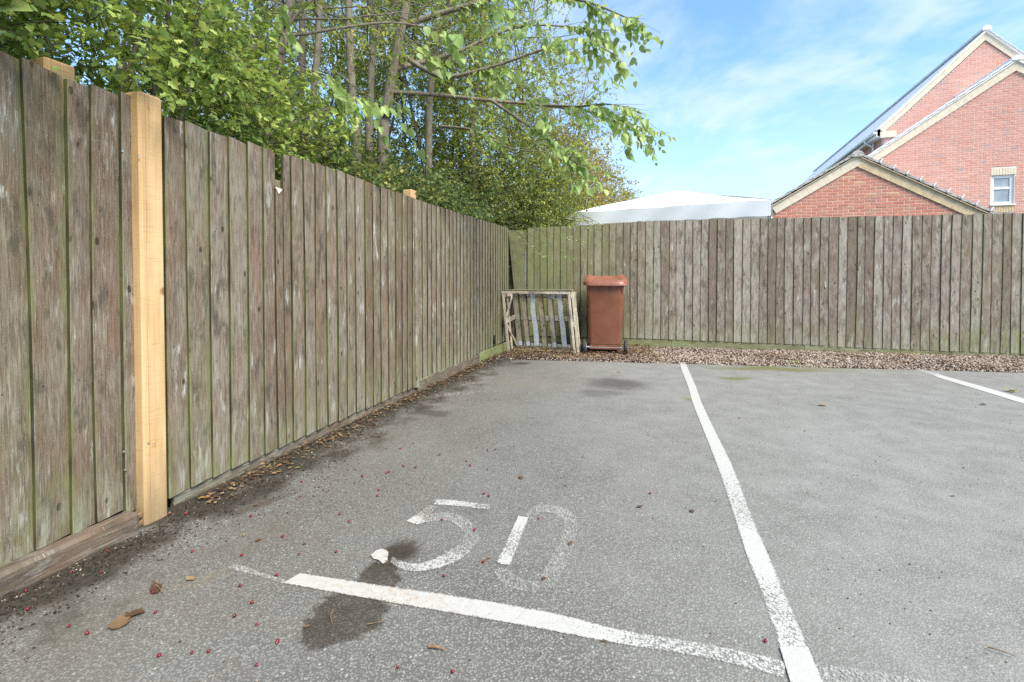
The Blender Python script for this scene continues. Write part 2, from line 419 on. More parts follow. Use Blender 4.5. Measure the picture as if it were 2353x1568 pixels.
def tarmac_mat():
    m, t = new_mat('worn_tarmac')
    P = t.pos()
    wv = t.noise(P, 3.2, 3.0, 0.6, out='Color')
    Pd = t.vm('ADD', P, t.scalev(t.vm('SUBTRACT', wv, (0.5, 0.5, 0.5)), (0.30, 0.30, 0.0)))
    flat = t.scalev(P, (1, 1, 0))
    agc = t.sep(t.n('ShaderNodeTexVoronoi', {'Vector': flat, 'Scale': 150.0}).outputs['Color'])[0]
    agd = t.voro(flat, 150.0)
    ag2 = t.sep(t.n('ShaderNodeTexVoronoi', {'Vector': flat, 'Scale': 75.0}).outputs['Color'])[1]
    fine = t.noise(flat, 420.0, 2.0, 0.7)
    med = t.noise(P, 28.0, 4.0, 0.65); big = t.noise(P, 1.1, 4.0, 0.6); pat = t.noise(P, 5.0, 5.0, 0.6)
    c = t.mix(agc, (0.090, 0.088, 0.080), (0.285, 0.279, 0.257))
    c = t.mix(t.mapr(ag2, 0.0, 1.0, 0.0, 0.4, False), c, (0.182, 0.179, 0.166))
    c = t.mix(t.mapr(agd, 0.33, 0.56, 0.0, 0.85), c, (0.046, 0.044, 0.039))
    c = t.mix(t.mapr(agc, 0.985, 0.992, 0.0, 0.7), c, (0.40, 0.395, 0.37))
    c = t.mix(t.mapr(fine, 0.60, 0.75, 0.0, 0.45), c, (0.30, 0.298, 0.28))
    c = t.mix(t.mapr(med, 0.42, 0.75, 0.0, 0.30), c, (0.130, 0.120, 0.100))
    c = t.mix(t.mapr(big, 0.32, 0.72, 0.28, 0.06), c, (0.268, 0.263, 0.245))
    # patchy lightening that grows to the right, painting in the flare there
    sx = t.sep(P)
    c = t.mix(t.mul(t.mapr(pat, 0.30, 0.74, 0.24, 0.48), t.mapr(sx[0], -0.6, 1.8)), c, (0.330, 0.324, 0.303))
    # brown grime fading out from the foot of the left fence
    dist = t.add(t.vm('DOT_PRODUCT', Pd, (float(LN[0]), float(LN[1]), 0.0)), float(-np.dot(LF0, LN)))
    pnz = t.noise(P, 4.2, 5.0, 0.65)
    grime = t.mapr(t.sub(dist, t.mul(t.sub(pnz, 0.5), 1.05)), 0.12, 0.50, 1.0, 0.0)
    c = t.mix(t.mul(t.mapr(dist, 0.2, 1.7, 0.60, 0.0), t.mapr(pnz, 0.3, 0.7)), c, (0.125, 0.110, 0.082))
    c = t.mix(t.mul(grime, t.mapr(med, 0.2, 0.6, 0.70, 0.96)), c, (0.034, 0.029, 0.022))
    # stains with a shape of their own
    def blot(px, rx, ry, rot, amt, colr, soft=0.45, v=None, mode='MIX'):
        nonlocal c
        g = ground(*px); mp = t.n('ShaderNodeMapping', {'Vector': v or Pd, 'Location': (float(g[0]), float(g[1]), 0), 'Rotation': (0, 0, rot), 'Scale': (rx, ry, 1.0)}, vector_type='TEXTURE')
        q = t.sep(mp.outputs[0]); ln = t.vm('LENGTH', t.comb(q[0], q[1], 0.0))
        msk = t.mapr(t.add(ln, t.mul(t.sub(med, 0.5), 0.55)), 1.0 - soft, 1.0 + soft * 0.35, amt, 0.0)
        c = t.mix(msk, c, colr, mode)
    Ps = t.vm('ADD', P, t.scalev(t.vm('SUBTRACT', wv, (0.5, 0.5, 0.5)), (0.13, 0.13, 0.0)))
    wet = (0.36, 0.32, 0.27)
    spill = None
    for (px, rx, ry, ro) in (((800, 1405), 0.125, 0.125, 0.3), ((742, 1448), 0.065, 0.085, 0.0), ((868, 1335), 0.085, 0.12, 0.2)):
        g = ground(*px); mp = t.n('ShaderNodeMapping', {'Vector': Ps, 'Location': (float(g[0]), float(g[1]), 0), 'Rotation': (0, 0, ro), 'Scale': (rx, ry, 1.0)}, vector_type='TEXTURE')
        q = t.sep(mp.outputs[0]); ms = t.mapr(t.add(t.vm('LENGTH', t.comb(q[0], q[1], 0.0)), t.mul(t.sub(med, 0.5), 0.75)), 0.84, 1.06, 0.95, 0.0)
        spill = ms if spill is None else t.math('MAXIMUM', spill, ms)
    c = t.mix(t.mul(spill, t.mapr(pat, 0.3, 0.6, 0.75, 1.0)), c, wet, 'MULTIPLY')
    blot((912, 1272), 0.10, 0.10, 0.3, 0.95, (0.24, 0.19, 0.14), 0.6, Ps, 'MULTIPLY')
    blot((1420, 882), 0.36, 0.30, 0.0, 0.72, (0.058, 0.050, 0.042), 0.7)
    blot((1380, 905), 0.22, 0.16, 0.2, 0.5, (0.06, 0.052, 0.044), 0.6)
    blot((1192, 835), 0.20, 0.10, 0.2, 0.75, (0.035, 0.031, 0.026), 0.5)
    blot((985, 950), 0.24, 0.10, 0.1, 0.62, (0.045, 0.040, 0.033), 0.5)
    blot((600, 1160), 0.12, 0.06, 0.9, 0.6, (0.06, 0.045, 0.033), 0.6)
    blot((745, 1035), 0.14, 0.09, 0.5, 0.55, (0.065, 0.055, 0.042), 0.6)
    blot((1105, 1175), 0.09, 0.03, 0.3, 0.35, (0.06, 0.06, 0.055), 0.7)
    blot((1235, 880), 0.5, 0.25, 0.0, 0.30, (0.17, 0.15, 0.12), 0.8)
    for (px, rx, ry, a) in (((1775, 848), 0.85, 0.13, 0.92), ((1690, 870), 0.18, 0.09, 0.85), ((1905, 846), 0.40, 0.07, 0.8), ((1580, 918), 0.07, 0.09, 0.6), ((2060, 852), 0.3, 0.05, 0.4)):
        blot(px, rx, ry * 1.3, -0.15, a, (0.125, 0.122, 0.036), 0.95)
    blot((460, 1330), 0.14, 0.06, 0.6, 0.22, (0.22, 0.17, 0.08), 0.9)
    blot((300, 1235), 0.16, 0.035, 0.9, 0.35, (0.30, 0.29, 0.27), 0.8)
    blot((1050, 905), 0.22, 0.10, 0.4, 0.35, (0.30, 0.29, 0.27), 0.8)
    h = t.add(t.mul(agd, -0.9), t.add(t.mul(agc, 0.5), t.mul(fine, 0.25)))
    rg = t.mapr(agc, 0.0, 1.0, 0.85, 0.62, False)
    finish(t, c, rg, t.bump(h, 0.45, 0.004), 0.28)
    return m
M['tarmac'] = tarmac_mat()

def paint_mat():
    m, t = new_mat('worn_white_paint')
    P = t.pos(); flat = t.scalev(P, (1, 1, 0))
    wear = t.attr('wear'); uv = t.sep(t.uv())
    agd = t.voro(flat, 150.0); agc = t.sep(t.n('ShaderNodeTexVoronoi', {'Vector': flat, 'Scale': 150.0}).outputs['Color'])[0]
    fine = t.noise(flat, 260.0, 3.0, 0.7); mid = t.noise(flat, 30.0, 5.0, 0.7); big = t.noise(flat, 7.0, 3.0, 0.6)
    keep = t.add(t.add(t.mul(agc, 0.30), t.mul(t.sub(0.6, agd), 0.55)), t.add(t.mul(fine, 0.45), t.mul(mid, 0.55)))
    ed = t.math('MINIMUM', uv[0], t.sub(1.0, uv[0]))
    edgew = t.mul(t.mapr(ed, 0.0, 0.12, 1.0, 0.0), 0.42)
    need = t.add(t.add(t.add(t.mul(wear, 1.35), 0.10), edgew), t.mul(t.sub(big, 0.5), 0.25))
    dfr = t.sub(keep, need)
    alpha = t.math('MAXIMUM', t.mapr(dfr, -0.04, 0.10, 0.0, 1.0), t.mapr(dfr, -0.42, 0.0, 0.0, 0.42))
    c = t.mix(t.mapr(mid, 0.40, 0.75, 0.0, 0.4), (0.43, 0.425, 0.402), (0.34, 0.328, 0.298))
    c = t.mix(t.mapr(agd, 0.45, 0.65, 0.0, 0.35), c, (0.40, 0.39, 0.36))
    c = t.mix(t.mul(t.attr('rust'), t.mapr(t.noise(flat, 45.0, 4.0, 0.7), 0.42, 0.66, 0.0, 0.65)), c, (0.34, 0.25, 0.16))
    crack = t.voro(t.vm('ADD', flat, t.scalev(t.noise(flat, 9.0, 3.0, out='Color'), (0.05, 0.05, 0))), 3.3, 'DISTANCE_TO_EDGE')
    c = t.mix(t.mapr(crack, 0.002, 0.006, 0.35, 0.0), c, (0.26, 0.25, 0.23))
    def ex(sh):
        tr = t.n('ShaderNodeBsdfTransparent').outputs[0]
        mx = t.n('ShaderNodeMixShader', {0: alpha}); t.t.links.new(tr, mx.inputs[1]); t.t.links.new(sh, mx.inputs[2]); return mx.outputs[0]
    finish(t, c, 0.7, t.bump(t.add(t.mul(agd, -0.6), fine), 0.35, 0.003), 0.3, ex)
    return m
M['paint'] = paint_mat()

def stone_mat():
    m, t = new_mat('gravel_stones')
    r = t.attr('tone')
    c = t.ramp(r, [(0.0, (0.04, 0.026, 0.018)), (0.22, (0.10, 0.064, 0.045)), (0.3, (0.20, 0.140, 0.105)), (0.5, (0.35, 0.265, 0.21)), (0.72, (0.46, 0.375, 0.31)), (0.85, (0.24, 0.185, 0.15)), (0.95, (0.60, 0.55, 0.48)), (1.0, (0.22, 0.21, 0.195))])
    c = t.mix(t.mapr(t.noise(t.pos(), 150.0, 3.0), 0.4, 0.7, 0.0, 0.35), c, (0.22, 0.17, 0.14))
    finish(t, c, 0.85, None, 0.2); return m
M['stone'] = stone_mat()

def leaf_mat(name, stops, trans=0.38, rough=0.5, gloss=0.35, tint=(0.55, 0.75, 0.12)):
    m, t = new_mat(name)
    c = t.ramp(t.attr('tone'), stops)
    nz = t.noise(t.pos(), 1.8, 2.0, 0.5)
    c = t.mix(t.mapr(nz, 0.35, 0.65, 0.0, 0.22), c, tint)
    def ex(sh):
        tl = t.n('ShaderNodeBsdfTranslucent', {'Color': t.mix(0.35, c, tint)}).outputs[0]
        mx = t.n('ShaderNodeMixShader', {0: trans}); t.t.links.new(sh, mx.inputs[1]); t.t.links.new(tl, mx.inputs[2]); return mx.outputs[0]
    finish(t, c, rough, None, gloss, ex); return m
M['leaf_haw'] = leaf_mat('hawthorn_leaf', [(0.0, (0.091, 0.155, 0.041)), (0.4, (0.166, 0.270, 0.062)), (0.75, (0.269, 0.388, 0.094)), (0.93, (0.412, 0.490, 0.124)), (1.0, (0.620, 0.543, 0.103))], tint=(0.412, 0.471, 0.083))
M['leaf_bram'] = leaf_mat('bramble_leaf', [(0.0, (0.074, 0.128, 0.044)), (0.5, (0.139, 0.210, 0.070)), (0.85, (0.243, 0.301, 0.092)), (0.96, (0.436, 0.364, 0.101)), (1.0, (0.510, 0.200, 0.101))], tint=(0.282, 0.310, 0.061))
M['leaf_tree'] = leaf_mat('tree_leaf', [(0.0, (0.133, 0.200, 0.051)), (0.5, (0.243, 0.325, 0.070)), (0.85, (0.414, 0.451, 0.098)), (1.0, (0.620, 0.524, 0.108))], trans=0.45, tint=(0.485, 0.524, 0.089))
M['leaf_lime'] = leaf_mat('lime_leaf', [(0.0, (0.157, 0.277, 0.105)), (0.5, (0.252, 0.395, 0.126)), (0.85, (0.428, 0.546, 0.173)), (0.97, (0.496, 0.558, 0.230)), (1.0, (0.496, 0.558, 0.115))], trans=0.45, rough=0.4, gloss=0.45, tint=(0.496, 0.558, 0.161))
M['leaf_olive'] = leaf_mat('olive_autumn_leaf', [(0.0, (0.166, 0.142, 0.038)), (0.4, (0.284, 0.257, 0.052)), (0.7, (0.420, 0.356, 0.067)), (0.9, (0.370, 0.191, 0.067)), (1.0, (0.546, 0.349, 0.074))], trans=0.42, tint=(0.488, 0.415, 0.074))
M['leaf_litter'] = leaf_mat('fallen_leaf', [(0.0, (0.045, 0.026, 0.016)), (0.4, (0.12, 0.068, 0.036)), (0.62, (0.22, 0.14, 0.075)), (0.8, (0.34, 0.255, 0.14)), (0.93, (0.33, 0.13, 0.05)), (1.0, (0.30, 0.30, 0.07))], trans=0.15, tint=(0.14, 0.08, 0.04))
M['crumb'] = leaf_mat('dirt_crumb', [(0.0, (0.018, 0.014, 0.010)), (0.5, (0.055, 0.040, 0.027)), (0.85, (0.14, 0.10, 0.065)), (1.0, (0.42, 0.36, 0.28))], trans=0.0, tint=(0.03, 0.025, 0.02), gloss=0.1)

def bark_mat(name, c0, c1, c2):
    m, t = new_mat(name)
    P = t.pos()
    n1 = t.noise(t.scalev(P, (1, 1, 0.22)), 42.0, 5.0, 0.65); n2 = t.noise(P, 9.0, 4.0, 0.6); n3 = t.noise(t.scalev(P, (1, 1, 3.0)), 20.0, 3.0, 0.6)
    c = t.mix(t.mapr(n1, 0.3, 0.7), c0, c1); c = t.mix(t.mapr(n2, 0.45, 0.7, 0.0, 0.7), c, c2)
    c = t.mix(t.mapr(n3, 0.58, 0.72, 0.0, 0.5), c, tuple(x * 0.35 for x in c0))
    finish(t, c, 0.9, t.bump(t.add(n1, n3), 0.6, 0.01), 0.15); return m
M['bark'] = bark_mat('grey_brown_bark', (0.115, 0.092, 0.068), (0.240, 0.203, 0.158), (0.19, 0.195, 0.125))
M['bark_dark'] = bark_mat('dark_bark', (0.055, 0.045, 0.035), (0.135, 0.112, 0.085), (0.10, 0.105, 0.06))
M['berry'] = simple('red_berry', (0.15, 0.010, 0.016), 0.35, 0.4, 0.3, 90.0)
M['twig'] = simple('dry_twig', (0.20, 0.125, 0.07), 0.85, 0.2, 0.4, 90.0)
def bin_mat():
    m, t = new_mat('brown_bin_plastic')
    P = t.pos(); nz = t.noise(P, 7.0, 5.0, 0.65); sc_ = t.noise(t.scalev(P, (1, 1, 0.25)), 60.0, 4.0, 0.7)
    c = t.mix(t.mapr(nz, 0.3, 0.7), (0.155, 0.055, 0.029), (0.190, 0.068, 0.034))
    c = t.mix(t.mapr(sc_, 0.62, 0.78, 0.0, 0.30), c, (0.36, 0.17, 0.12))
    c = t.mix(t.mapr(t.noise(P, 110.0, 2.0, 0.7), 0.66, 0.75, 0.0, 0.5), c, (0.34, 0.20, 0.15))
    z = t.sep(P)[2]
    c = t.mix(t.mul(t.mapr(z, 0.05, 0.30, 0.5, 0.0), t.mapr(nz, 0.35, 0.6)), c, (0.16, 0.10, 0.07))
    finish(t, c, t.mapr(nz, 0.3, 0.7, 0.36, 0.52), None, 0.4); return m
M['bin'] = bin_mat()
M['binlid'] = simple('faded_bin_lid', (0.250, 0.095, 0.062), 0.36, 0.5, 0.16, 9.0)

# ---------------------------------------------------------------- the ground
def sheet(name, poly, z, mat, parent=None, kind='structure'):
    o = mobj(name, [(p[0], p[1], z) for p in poly], [tuple(range(len(poly)))], mat, parent)
    if kind: o['kind'] = kind
    return o
M['earth'] = simple('rough_grass_earth', (0.060, 0.070, 0.030), 0.95, 0.1, 0.5, 6.0, 0.5)
gnd = sheet('ground', [(-900, -900), (900, -900), (900, 900), (-900, 900)], -0.03, M['earth'])
GE0 = ground(1200, 827)[:2]; GE1 = ground(2353, 857)[:2]; GED = (GE1 - GE0) / np.linalg.norm(GE1 - GE0)
def gedge(q): return GE0 + GED * q
lf_far = LF0 + LE * 4.35
tar = sheet('tarmac', [tuple(LF0 + LE * -9.0), tuple(LF0 + LE * -9 + np.array([40, -4])), tuple(gedge(30)), tuple(gedge(0)), tuple(lf_far)], 0.0, M['tarmac'])
tag(tar, 'grey worn tarmac of the car park')
bed = sheet('gravel_bed', [tuple(lf_far - LN * .02), tuple(gedge(0) - np.array([0, .02])), tuple(gedge(30) - np.array([0, .02])), tuple(BF1 + BE * 26), tuple(CORNER)], -0.004, M['soil'])

# painted markings: ribbons of paint traced along the tarmac
def ribbon(name, rows, parent, z=0.003, sub=8, across=6, label=None):
    """rows: (left px, right px, wear, rust) along the stroke"""
    P, F, UV, wear, rust = [], [], [], [], []
    L = [ground(*r[0], z) for r in rows]; Rr = [ground(*r[1], z) for r in rows]
    n = max(2, (len(rows) - 1) * sub)
    Ls, Rs = smooth_path(L, n), smooth_path(Rr, n)
    ws = np.interp(np.linspace(0, len(rows) - 1, n), range(len(rows)), [r[2] for r in rows])
    ru = np.interp(np.linspace(0, len(rows) - 1, n), range(len(rows)), [r[3] if len(r) > 3 else 0 for r in rows])
    for i in range(n):
        for j in range(across + 1):
            f = j / across; p = Ls[i] * (1 - f) + Rs[i] * f; P.append((p[0], p[1], z)); wear.append(ws[i]); rust.append(ru[i])
    for i in range(n - 1):
        for j in range(across):
            a = i * (across + 1) + j; q = (a, a + 1, a + across + 2, a + across + 1); F.append(q)
            UV.append([(j / across, i * .1), ((j + 1) / across, i * .1), ((j + 1) / across, i * .1 + .1), (j / across, i * .1 + .1)])
    o = mobj(name, P, F, M['paint'], parent, uvs=UV, attrs={'wear': wear, 'rust': rust})
    if label: o['label'] = label
    return o
ribbon('painted_line', [((1560.5, 832.5), (1576, 832.5), .42), ((1567, 853), (1583.5, 853), .10), ((1581, 888), (1599, 888), .05), ((1591, 924), (1612, 924), .10), ((1617, 990), (1643, 990), .05), ((1648, 1072), (1684, 1072), .22), ((1683, 1180), (1726, 1180), .38), ((1717, 1279), (1767, 1279), .08), ((1751, 1370), (1808, 1370), .40), ((1791, 1488), (1858, 1488), .30)], tar, label='long white line dividing the two parking bays')
ribbon('painted_line', [((1792, 1487), (1857, 1487), .0), ((1816, 1566), (1890, 1566), .02), ((1850, 1680), (1940, 1680), .05), ((1900, 1850), (2010, 1850), .3)], tar, z=0.006, label='short thick white paint block at the line junction')
ribbon('painted_line', [((690, 1317), (650, 1340), .14, .2), ((889, 1347), (877, 1381), .16, 1.0), ((1010, 1364), (1000, 1402), .14, .7), ((1176, 1391), (1166, 1431), .14, .25), ((1300, 1415), (1290, 1454), .15, .15), ((1395, 1440), (1388, 1474), .22), ((1489, 1457), (1482, 1490), .40), ((1614, 1477), (1608, 1511), .44), ((1739, 1502), (1733, 1540), .42), ((1806, 1518), (1800, 1560), .42)], tar, z=0.0035, label='white line across the mouth of the bay beneath the number')
ribbon('painted_line', [((1860, 1520), (1880, 1580), .56), ((2000, 1535), (2010, 1610), .58), ((2300, 1590), (2290, 1690), .45), ((2900, 1690), (2880, 1800), .35)], tar, z=0.0035, label='faint worn white line running on past the junction')
ribbon('painted_line', [((2100, 850), (2112, 847), .50), ((2140, 862), (2150, 857), .40), ((2163, 870), (2175, 865.5), .05), ((2265, 901), (2278, 894), .05), ((2400, 943), (2415, 935), .05), ((2900, 1100), (2925, 1086), .10)], tar, label='white bay line at the far right reaching the gravel')
ribbon('paint_fleck', [((655, 1333), (648, 1342), .50), ((610, 1318), (602, 1326), .52), ((560, 1300), (545, 1312), .46), ((528, 1296), (520, 1306), .60)], tar)
# the bay number: 5
num = tag(ribbon('painted_digit', [((1003, 1147), (996, 1160), .40), ((1040, 1149), (1034, 1162), .28), ((1090, 1155), (1087, 1168), .42), ((1126, 1159), (1124, 1172), .54)], tar), 'faded white painted digit five in the bay')
def stroke(rows, z=0.003): return ribbon('brush_stroke', rows, num, z=z)
stroke([((988, 1160), (1008, 1166), .58, .9), ((958, 1180), (985, 1187), .50, .9), ((934, 1197), (952, 1204), .05, .1)])
stroke([((952, 1195), (956, 1206), .30), ((985, 1181), (990, 1200), .56), ((1030, 1177), (1028, 1198), .54), ((1074, 1191), (1048, 1209), .54), ((1100, 1222), (1064, 1225), .60), ((1095, 1252), (1058, 1245), .56), ((1064, 1283), (1032, 1264), .46), ((1020, 1303), (998, 1283), .36), ((970, 1313), (962, 1294), .36), ((925, 1311), (930, 1291), .48, .5), ((893, 1290), (903, 1278), .62, .6)], z=0.0042)
stroke([((852, 1275), (858, 1284), .10, .5), ((868, 1263), (872, 1288), .06, .5), ((885, 1262), (880, 1296), .14, .7), ((893, 1268), (890, 1290), .40, .8)], z=0.005)
num = tag(ribbon('painted_digit', [((1190, 1186), (1215, 1189), .15), ((1175, 1218), (1203, 1221), .34), ((1158, 1255), (1190, 1257), .44), ((1142, 1288), (1175, 1291), .25), ((1150, 1296), (1170, 1299), .45)], tar, z=0.0045), 'faded white painted digit zero in the bay')
stroke([((1205, 1184), (1222, 1196), .60), ((1226, 1162), (1242, 1181), .56), ((1262, 1159), (1262, 1180), .54), ((1303, 1169), (1282, 1187), .56), ((1327, 1190), (1292, 1198), .59), ((1328, 1225), (1290, 1224), .605), ((1316, 1267), (1274, 1261), .59), ((1297, 1314), (1252, 1300), .60), ((1264, 1356), (1236, 1328), .61), ((1215, 1362), (1212, 1332), .61), ((1155, 1344), (1184, 1318), .61), ((1130, 1310), (1168, 1303), .58)])

# ---------------------------------------------------------------- fences
def board_mesh(name, O, e, n, width, z0, z1, thick=0.016, lean=0.0, bow=0.0, mat=None, base=0.012, topcut=0.0, notch=None, thin_n=0.010):
    """feather-edge board: thick edge at u=0, thin edge at u=width"""
    lev = [0, .12, .3, .5, .72, .9, 1.0]
    sec = [(0.0, base - 0.002), (0.0, base + thick - .003), (0.003, base + thick), (width * .5, (base + thick + thin_n) / 2 + .001), (width, thin_n), (width, thin_n - .007)]
    P, F, UV = [], [], []
    def build(u0, u1, za, zb, jag=None):
        off = len(P); ns = len(sec)
        us = [u0 if s[0] <= u0 else (u1 if s[0] >= u1 else s[0]) for s in sec]
        for li, l in enumerate(lev):
            z = za + (zb - za) * l
            sh = lean * (z - z0) + bow * math.sin(math.pi * l)
            for (u_, nn), (uo, _) in zip([(us[i], sec[i][1]) for i in range(ns)], sec):
                zz = z + (topcut * (u_ / width - .5) if li == len(lev) - 1 else 0)
                if jag is not None and li == len(lev) - 1: zz += jag * math.sin(u_ * 190.0) - jag * .8 * (u_ / width)
                q = O[:2] + e * (u_ + sh) + n * (nn + bow * .3 * math.sin(math.pi * l))
                P.append((q[0], q[1], zz))
        for l in range(len(lev) - 1):
            for i in range(ns):
                j = (i + 1) % ns
                F.append((off + l * ns + i, off + l * ns + j, off + (l + 1) * ns + j, off + (l + 1) * ns + i))
                va, vb = (zb - za) * lev[l] + za - z0, (zb - za) * lev[l + 1] + za - z0
                ua, ub = us[i], us[j]
                if i == 0: ua, ub = -.03, -.015
                if i == 1: ua, ub = -.006, .003
                UV.append([(ua, va), (ub, va), (ub, vb), (ua, vb)])
        F.append(tuple(off + i for i in range(ns))); UV.append([(us[i], 0) for i in range(ns)])
        F.append(tuple(off + (len(lev) - 1) * ns + i for i in range(ns - 1, -1, -1))); UV.append([(us[i], zb - z0) for i in range(ns - 1, -1, -1)])
    if notch is None: build(0, width, z0, z1)
    else:
        u_n, z_n = notch
        build(0, u_n, z0, z_n, jag=0.012); build(u_n + .0004, width, z0, z1)
    return P, F, UV
def add_board(parent, O, e, n, width, z0, z1, mat, tone, algae, **kw):
    P, F, UV = board_mesh('board', O, e, n, width, z0, z1, **kw)
    o = mobj('board', P, F, mat, parent, uvs=UV); o['tone'] = float(tone); o['algae'] = float(algae)
    return o
def flat_bar(name, parent, A, e, n, s0, s1, n0, n1, z0, z1, mat, tone=.5, algae=0.0, c=.004):
    """a board lying along a fence; length along e"""
    P, F = chamfer_box(n0, n1, z0, z1, 0, s1 - s0, c); uv = uv_box(P, F)
    pts = [np.append(A + e * (s0 + p[2]) + n * p[0], p[1]) for p in P]
    o = mobj(name, pts, F, mat, parent, uvs=uv); o['tone'] = tone; o['algae'] = algae; return o
def post(name, parent, A, e, n, s, nn, w_, d_, z0, z1, mat, c=.006, lean=(0, 0)):
    P, F = chamfer_box(-w_ / 2, w_ / 2, -d_ / 2, d_ / 2, z0, z1, c); uv = uv_box([(p[0], p[1], p[2] - z0) for p in P], F)
    pts = [np.append(A + e * (s + p[0] + lean[0] * p[2]) + n * (nn + p[1] + lean[1] * p[2]), p[2]) for p in P]
    o = mobj(name, pts, F, mat, parent, uvs=uv); o['tone'] = .5; o['algae'] = 0.0; return o

def s_at(x, y=650): return float(np.dot(on_vplane(x, y, LF0, LN)[:2] - LF0, LE))
def q_at(x, y=650): return float(np.dot(on_vplane(x, y, BF1, BN)[:2] - BF1, BE))

fl = tag(empty('wooden_fence', (*LF0, 0)), 'tall weathered close-board fence receding along the left of the bay', 'fence')
M_BROWN = 0.0
# bay 1 (nearest), edges measured on the photograph; carried on past the frame
e1 = [s_at(x) for x in (58, 143.5, 202, 268.5)]
e1 = [e1[0] - .115 * k for k in range(9, 0, -1)] + e1
for i, s in enumerate(e1):
    nxt = e1[i + 1] if i + 1 < len(e1) else s_at(309)
    last = i == len(e1) - 1
    add_board(fl, LF0 + LE * s, LE, LN, (nxt - s) + (.0 if last else .018), (.070 if last else .088) + rng.uniform(-.008, .006), 1.838 + .010 * math.sin(i * 1.7), M['wood'], [.45, .35, .62, .40, .30][i % 5], [0.06, .02, .05, .16, .10][i % 5], thick=.021, lean=rng.uniform(-.007, .007), bow=rng.uniform(-.007, .007), topcut=rng.uniform(-.016, .006))
# bay 2
x2 = [371, 424, 476, 519, 562, 598, 630, 665, 694, 719.5, 746, 770, 791, 812, 833.6, 852, 870, 888, 904, 919, 931, 943]
e2 = [s_at(x) for x in x2]
for i, s in enumerate(e2):
    nxt = e2[i + 1] if i + 1 < len(e2) else s + .085
    kw = {}
    if i == 6: kw['notch'] = (s_at(647.5) - s, 1.07 + (640 - 428) * 2.88 / 1110)
    dark = i in (14, 18, 20)
    add_board(fl, LF0 + LE * s, LE, LN, (nxt - s) + (.018 if i != 5 else -.002), .058 + rng.uniform(-.006, .006), 1.815 + rng.uniform(-.007, .006) + (.012 if 6 < i < 14 else 0), M['wood'], .12 if dark else rng.uniform(.3, .72), rng.uniform(0, .05) + (.05 if i < 2 else 0), thick=.017, lean=rng.uniform(-.005, .005) + (.012 if i in (19, 20) else 0), bow=rng.uniform(-.006, .006), topcut=rng.uniform(-.012, .006), **kw)
# bay 3, greener towards the corner, one board broken off at the foot
s3 = e2[-1] + .10; e3 = []
while s3 < s_at(1163): e3.append(s3); s3 += rng.uniform(.098, .112)
hole = min(range(len(e3)), key=lambda i: abs(e3[i] - s_at(1129)))
for i, s in enumerate(e3):
    f = (s - e3[0]) / (S_CORNER - e3[0])
    zb = .085 + .065 * f
    al = max(0.0, (f - .45) * 1.25) * rng.uniform(.75, 1.1) + rng.uniform(0, .05)
    add_board(fl, LF0 + LE * s, LE, LN, (e3[i + 1] - s if i + 1 < len(e3) else .09) + .018, zb + (.15 if i == hole else 0), 1.805 + .035 * f + rng.uniform(-.004, .004), M['wood'], rng.uniform(.45, .9), al, thick=.017, lean=rng.uniform(-.003, .003), bow=rng.uniform(-.003, .003))
# timbers behind, gravel boards, posts
for z in (.32, 1.0, 1.62):
    flat_bar('rail', fl, LF0, LE, LN, -1.7, s_at(1160), -.075, -.001, z - .04, z + .04, M['wood'])
gb = flat_bar('gravel_board', fl, LF0, LE, LN, -1.75, s_at(288, 1200), .012, .085, -.06, .083, M['wood_foot'], .35, .0, c=.012); gb['label'] = 'thick split sleeper at the foot of the nearest bay'
flat_bar('gravel_board', fl, LF0, LE, LN, s_at(288, 1200) + .004, s_at(326, 1200), -.02, .03, -.06, .055, M['wood_foot'], .2, .2)
flat_bar('gravel_board', fl, LF0, LE, LN, .0, e3[0] - .03, -.016, .0095, -.06, .12, M['wood_foot'], .55, .02)
flat_bar('gravel_board', fl, LF0, LE, LN, e3[0] - .02, S_CORNER - .02, -.012, .034, -.06, .105, M['wood_foot'], .25, .0)
flat_bar('gravel_board', fl, LF0, LE, LN, s_at(1095, 820), S_CORNER - .03, .034, .046, -.05, .125, M['wood_footgreen'], .5, .7)
np_ = post('post', fl, LF0, LE, LN, (s_at(330, 650) - .004), .018, .104, .098, -.1, 1.868, M['newwood'], c=.010, lean=(.0, .0)); np_['label'] = 'new pale softwood post set in the old fence'
post('post', fl, LF0, LE, LN, s_at(214, 200) - .06, -.135, .105, .10, -.1, 1.925, M['newwood'])
post('post', fl, LF0, LE, LN, s_at(952, 460) + .02, -.060, .10, .09, -.1, 1.90, M['newwood'])
post('post', fl, LF0, LE, LN, S_CORNER - .02, -.07, .09, .09, -.1, 1.80, M['wood'])
bat = bar('batten', np.append(LF0 + LE * (e2[-1] + .055) + LN * .036, .05), np.append(LF0 + LE * (e2[-1] + .03) + LN * .036, 1.80), .045, .02, M['wood'], fl, up=(*LN, 0)); bat['tone'] = .6; bat['algae'] = .12
# screw heads
def disc(name, c, n3, r, h, mat, parent, seg=8):
    n3 = np.asarray(n3, float); n3 /= np.linalg.norm(n3); a = np.cross(n3, (0.1, 0.2, 1)); a /= np.linalg.norm(a); b = np.cross(n3, a)
    ri = lambda rr, hh: [tuple(np.asarray(c) + n3 * hh + rr * (math.cos(2 * math.pi * k / seg) * a + math.sin(2 * math.pi * k / seg) * b)) for k in range(seg)]
    P, F = loft([ri(r, 0), ri(r * .9, h)]); return mobj(name, P, F, mat, parent)
for (x, y, dn) in ((281, 348, .034), (284, 1038, .034), (287, 1080, .034), (319, 359, .069), (341, 1018, .069)):
    p = on_vplane(x, y, LF0 + LN * dn, LN); disc('screw', p, (*LN, 0), .0045, .0025, M['screw'], fl)

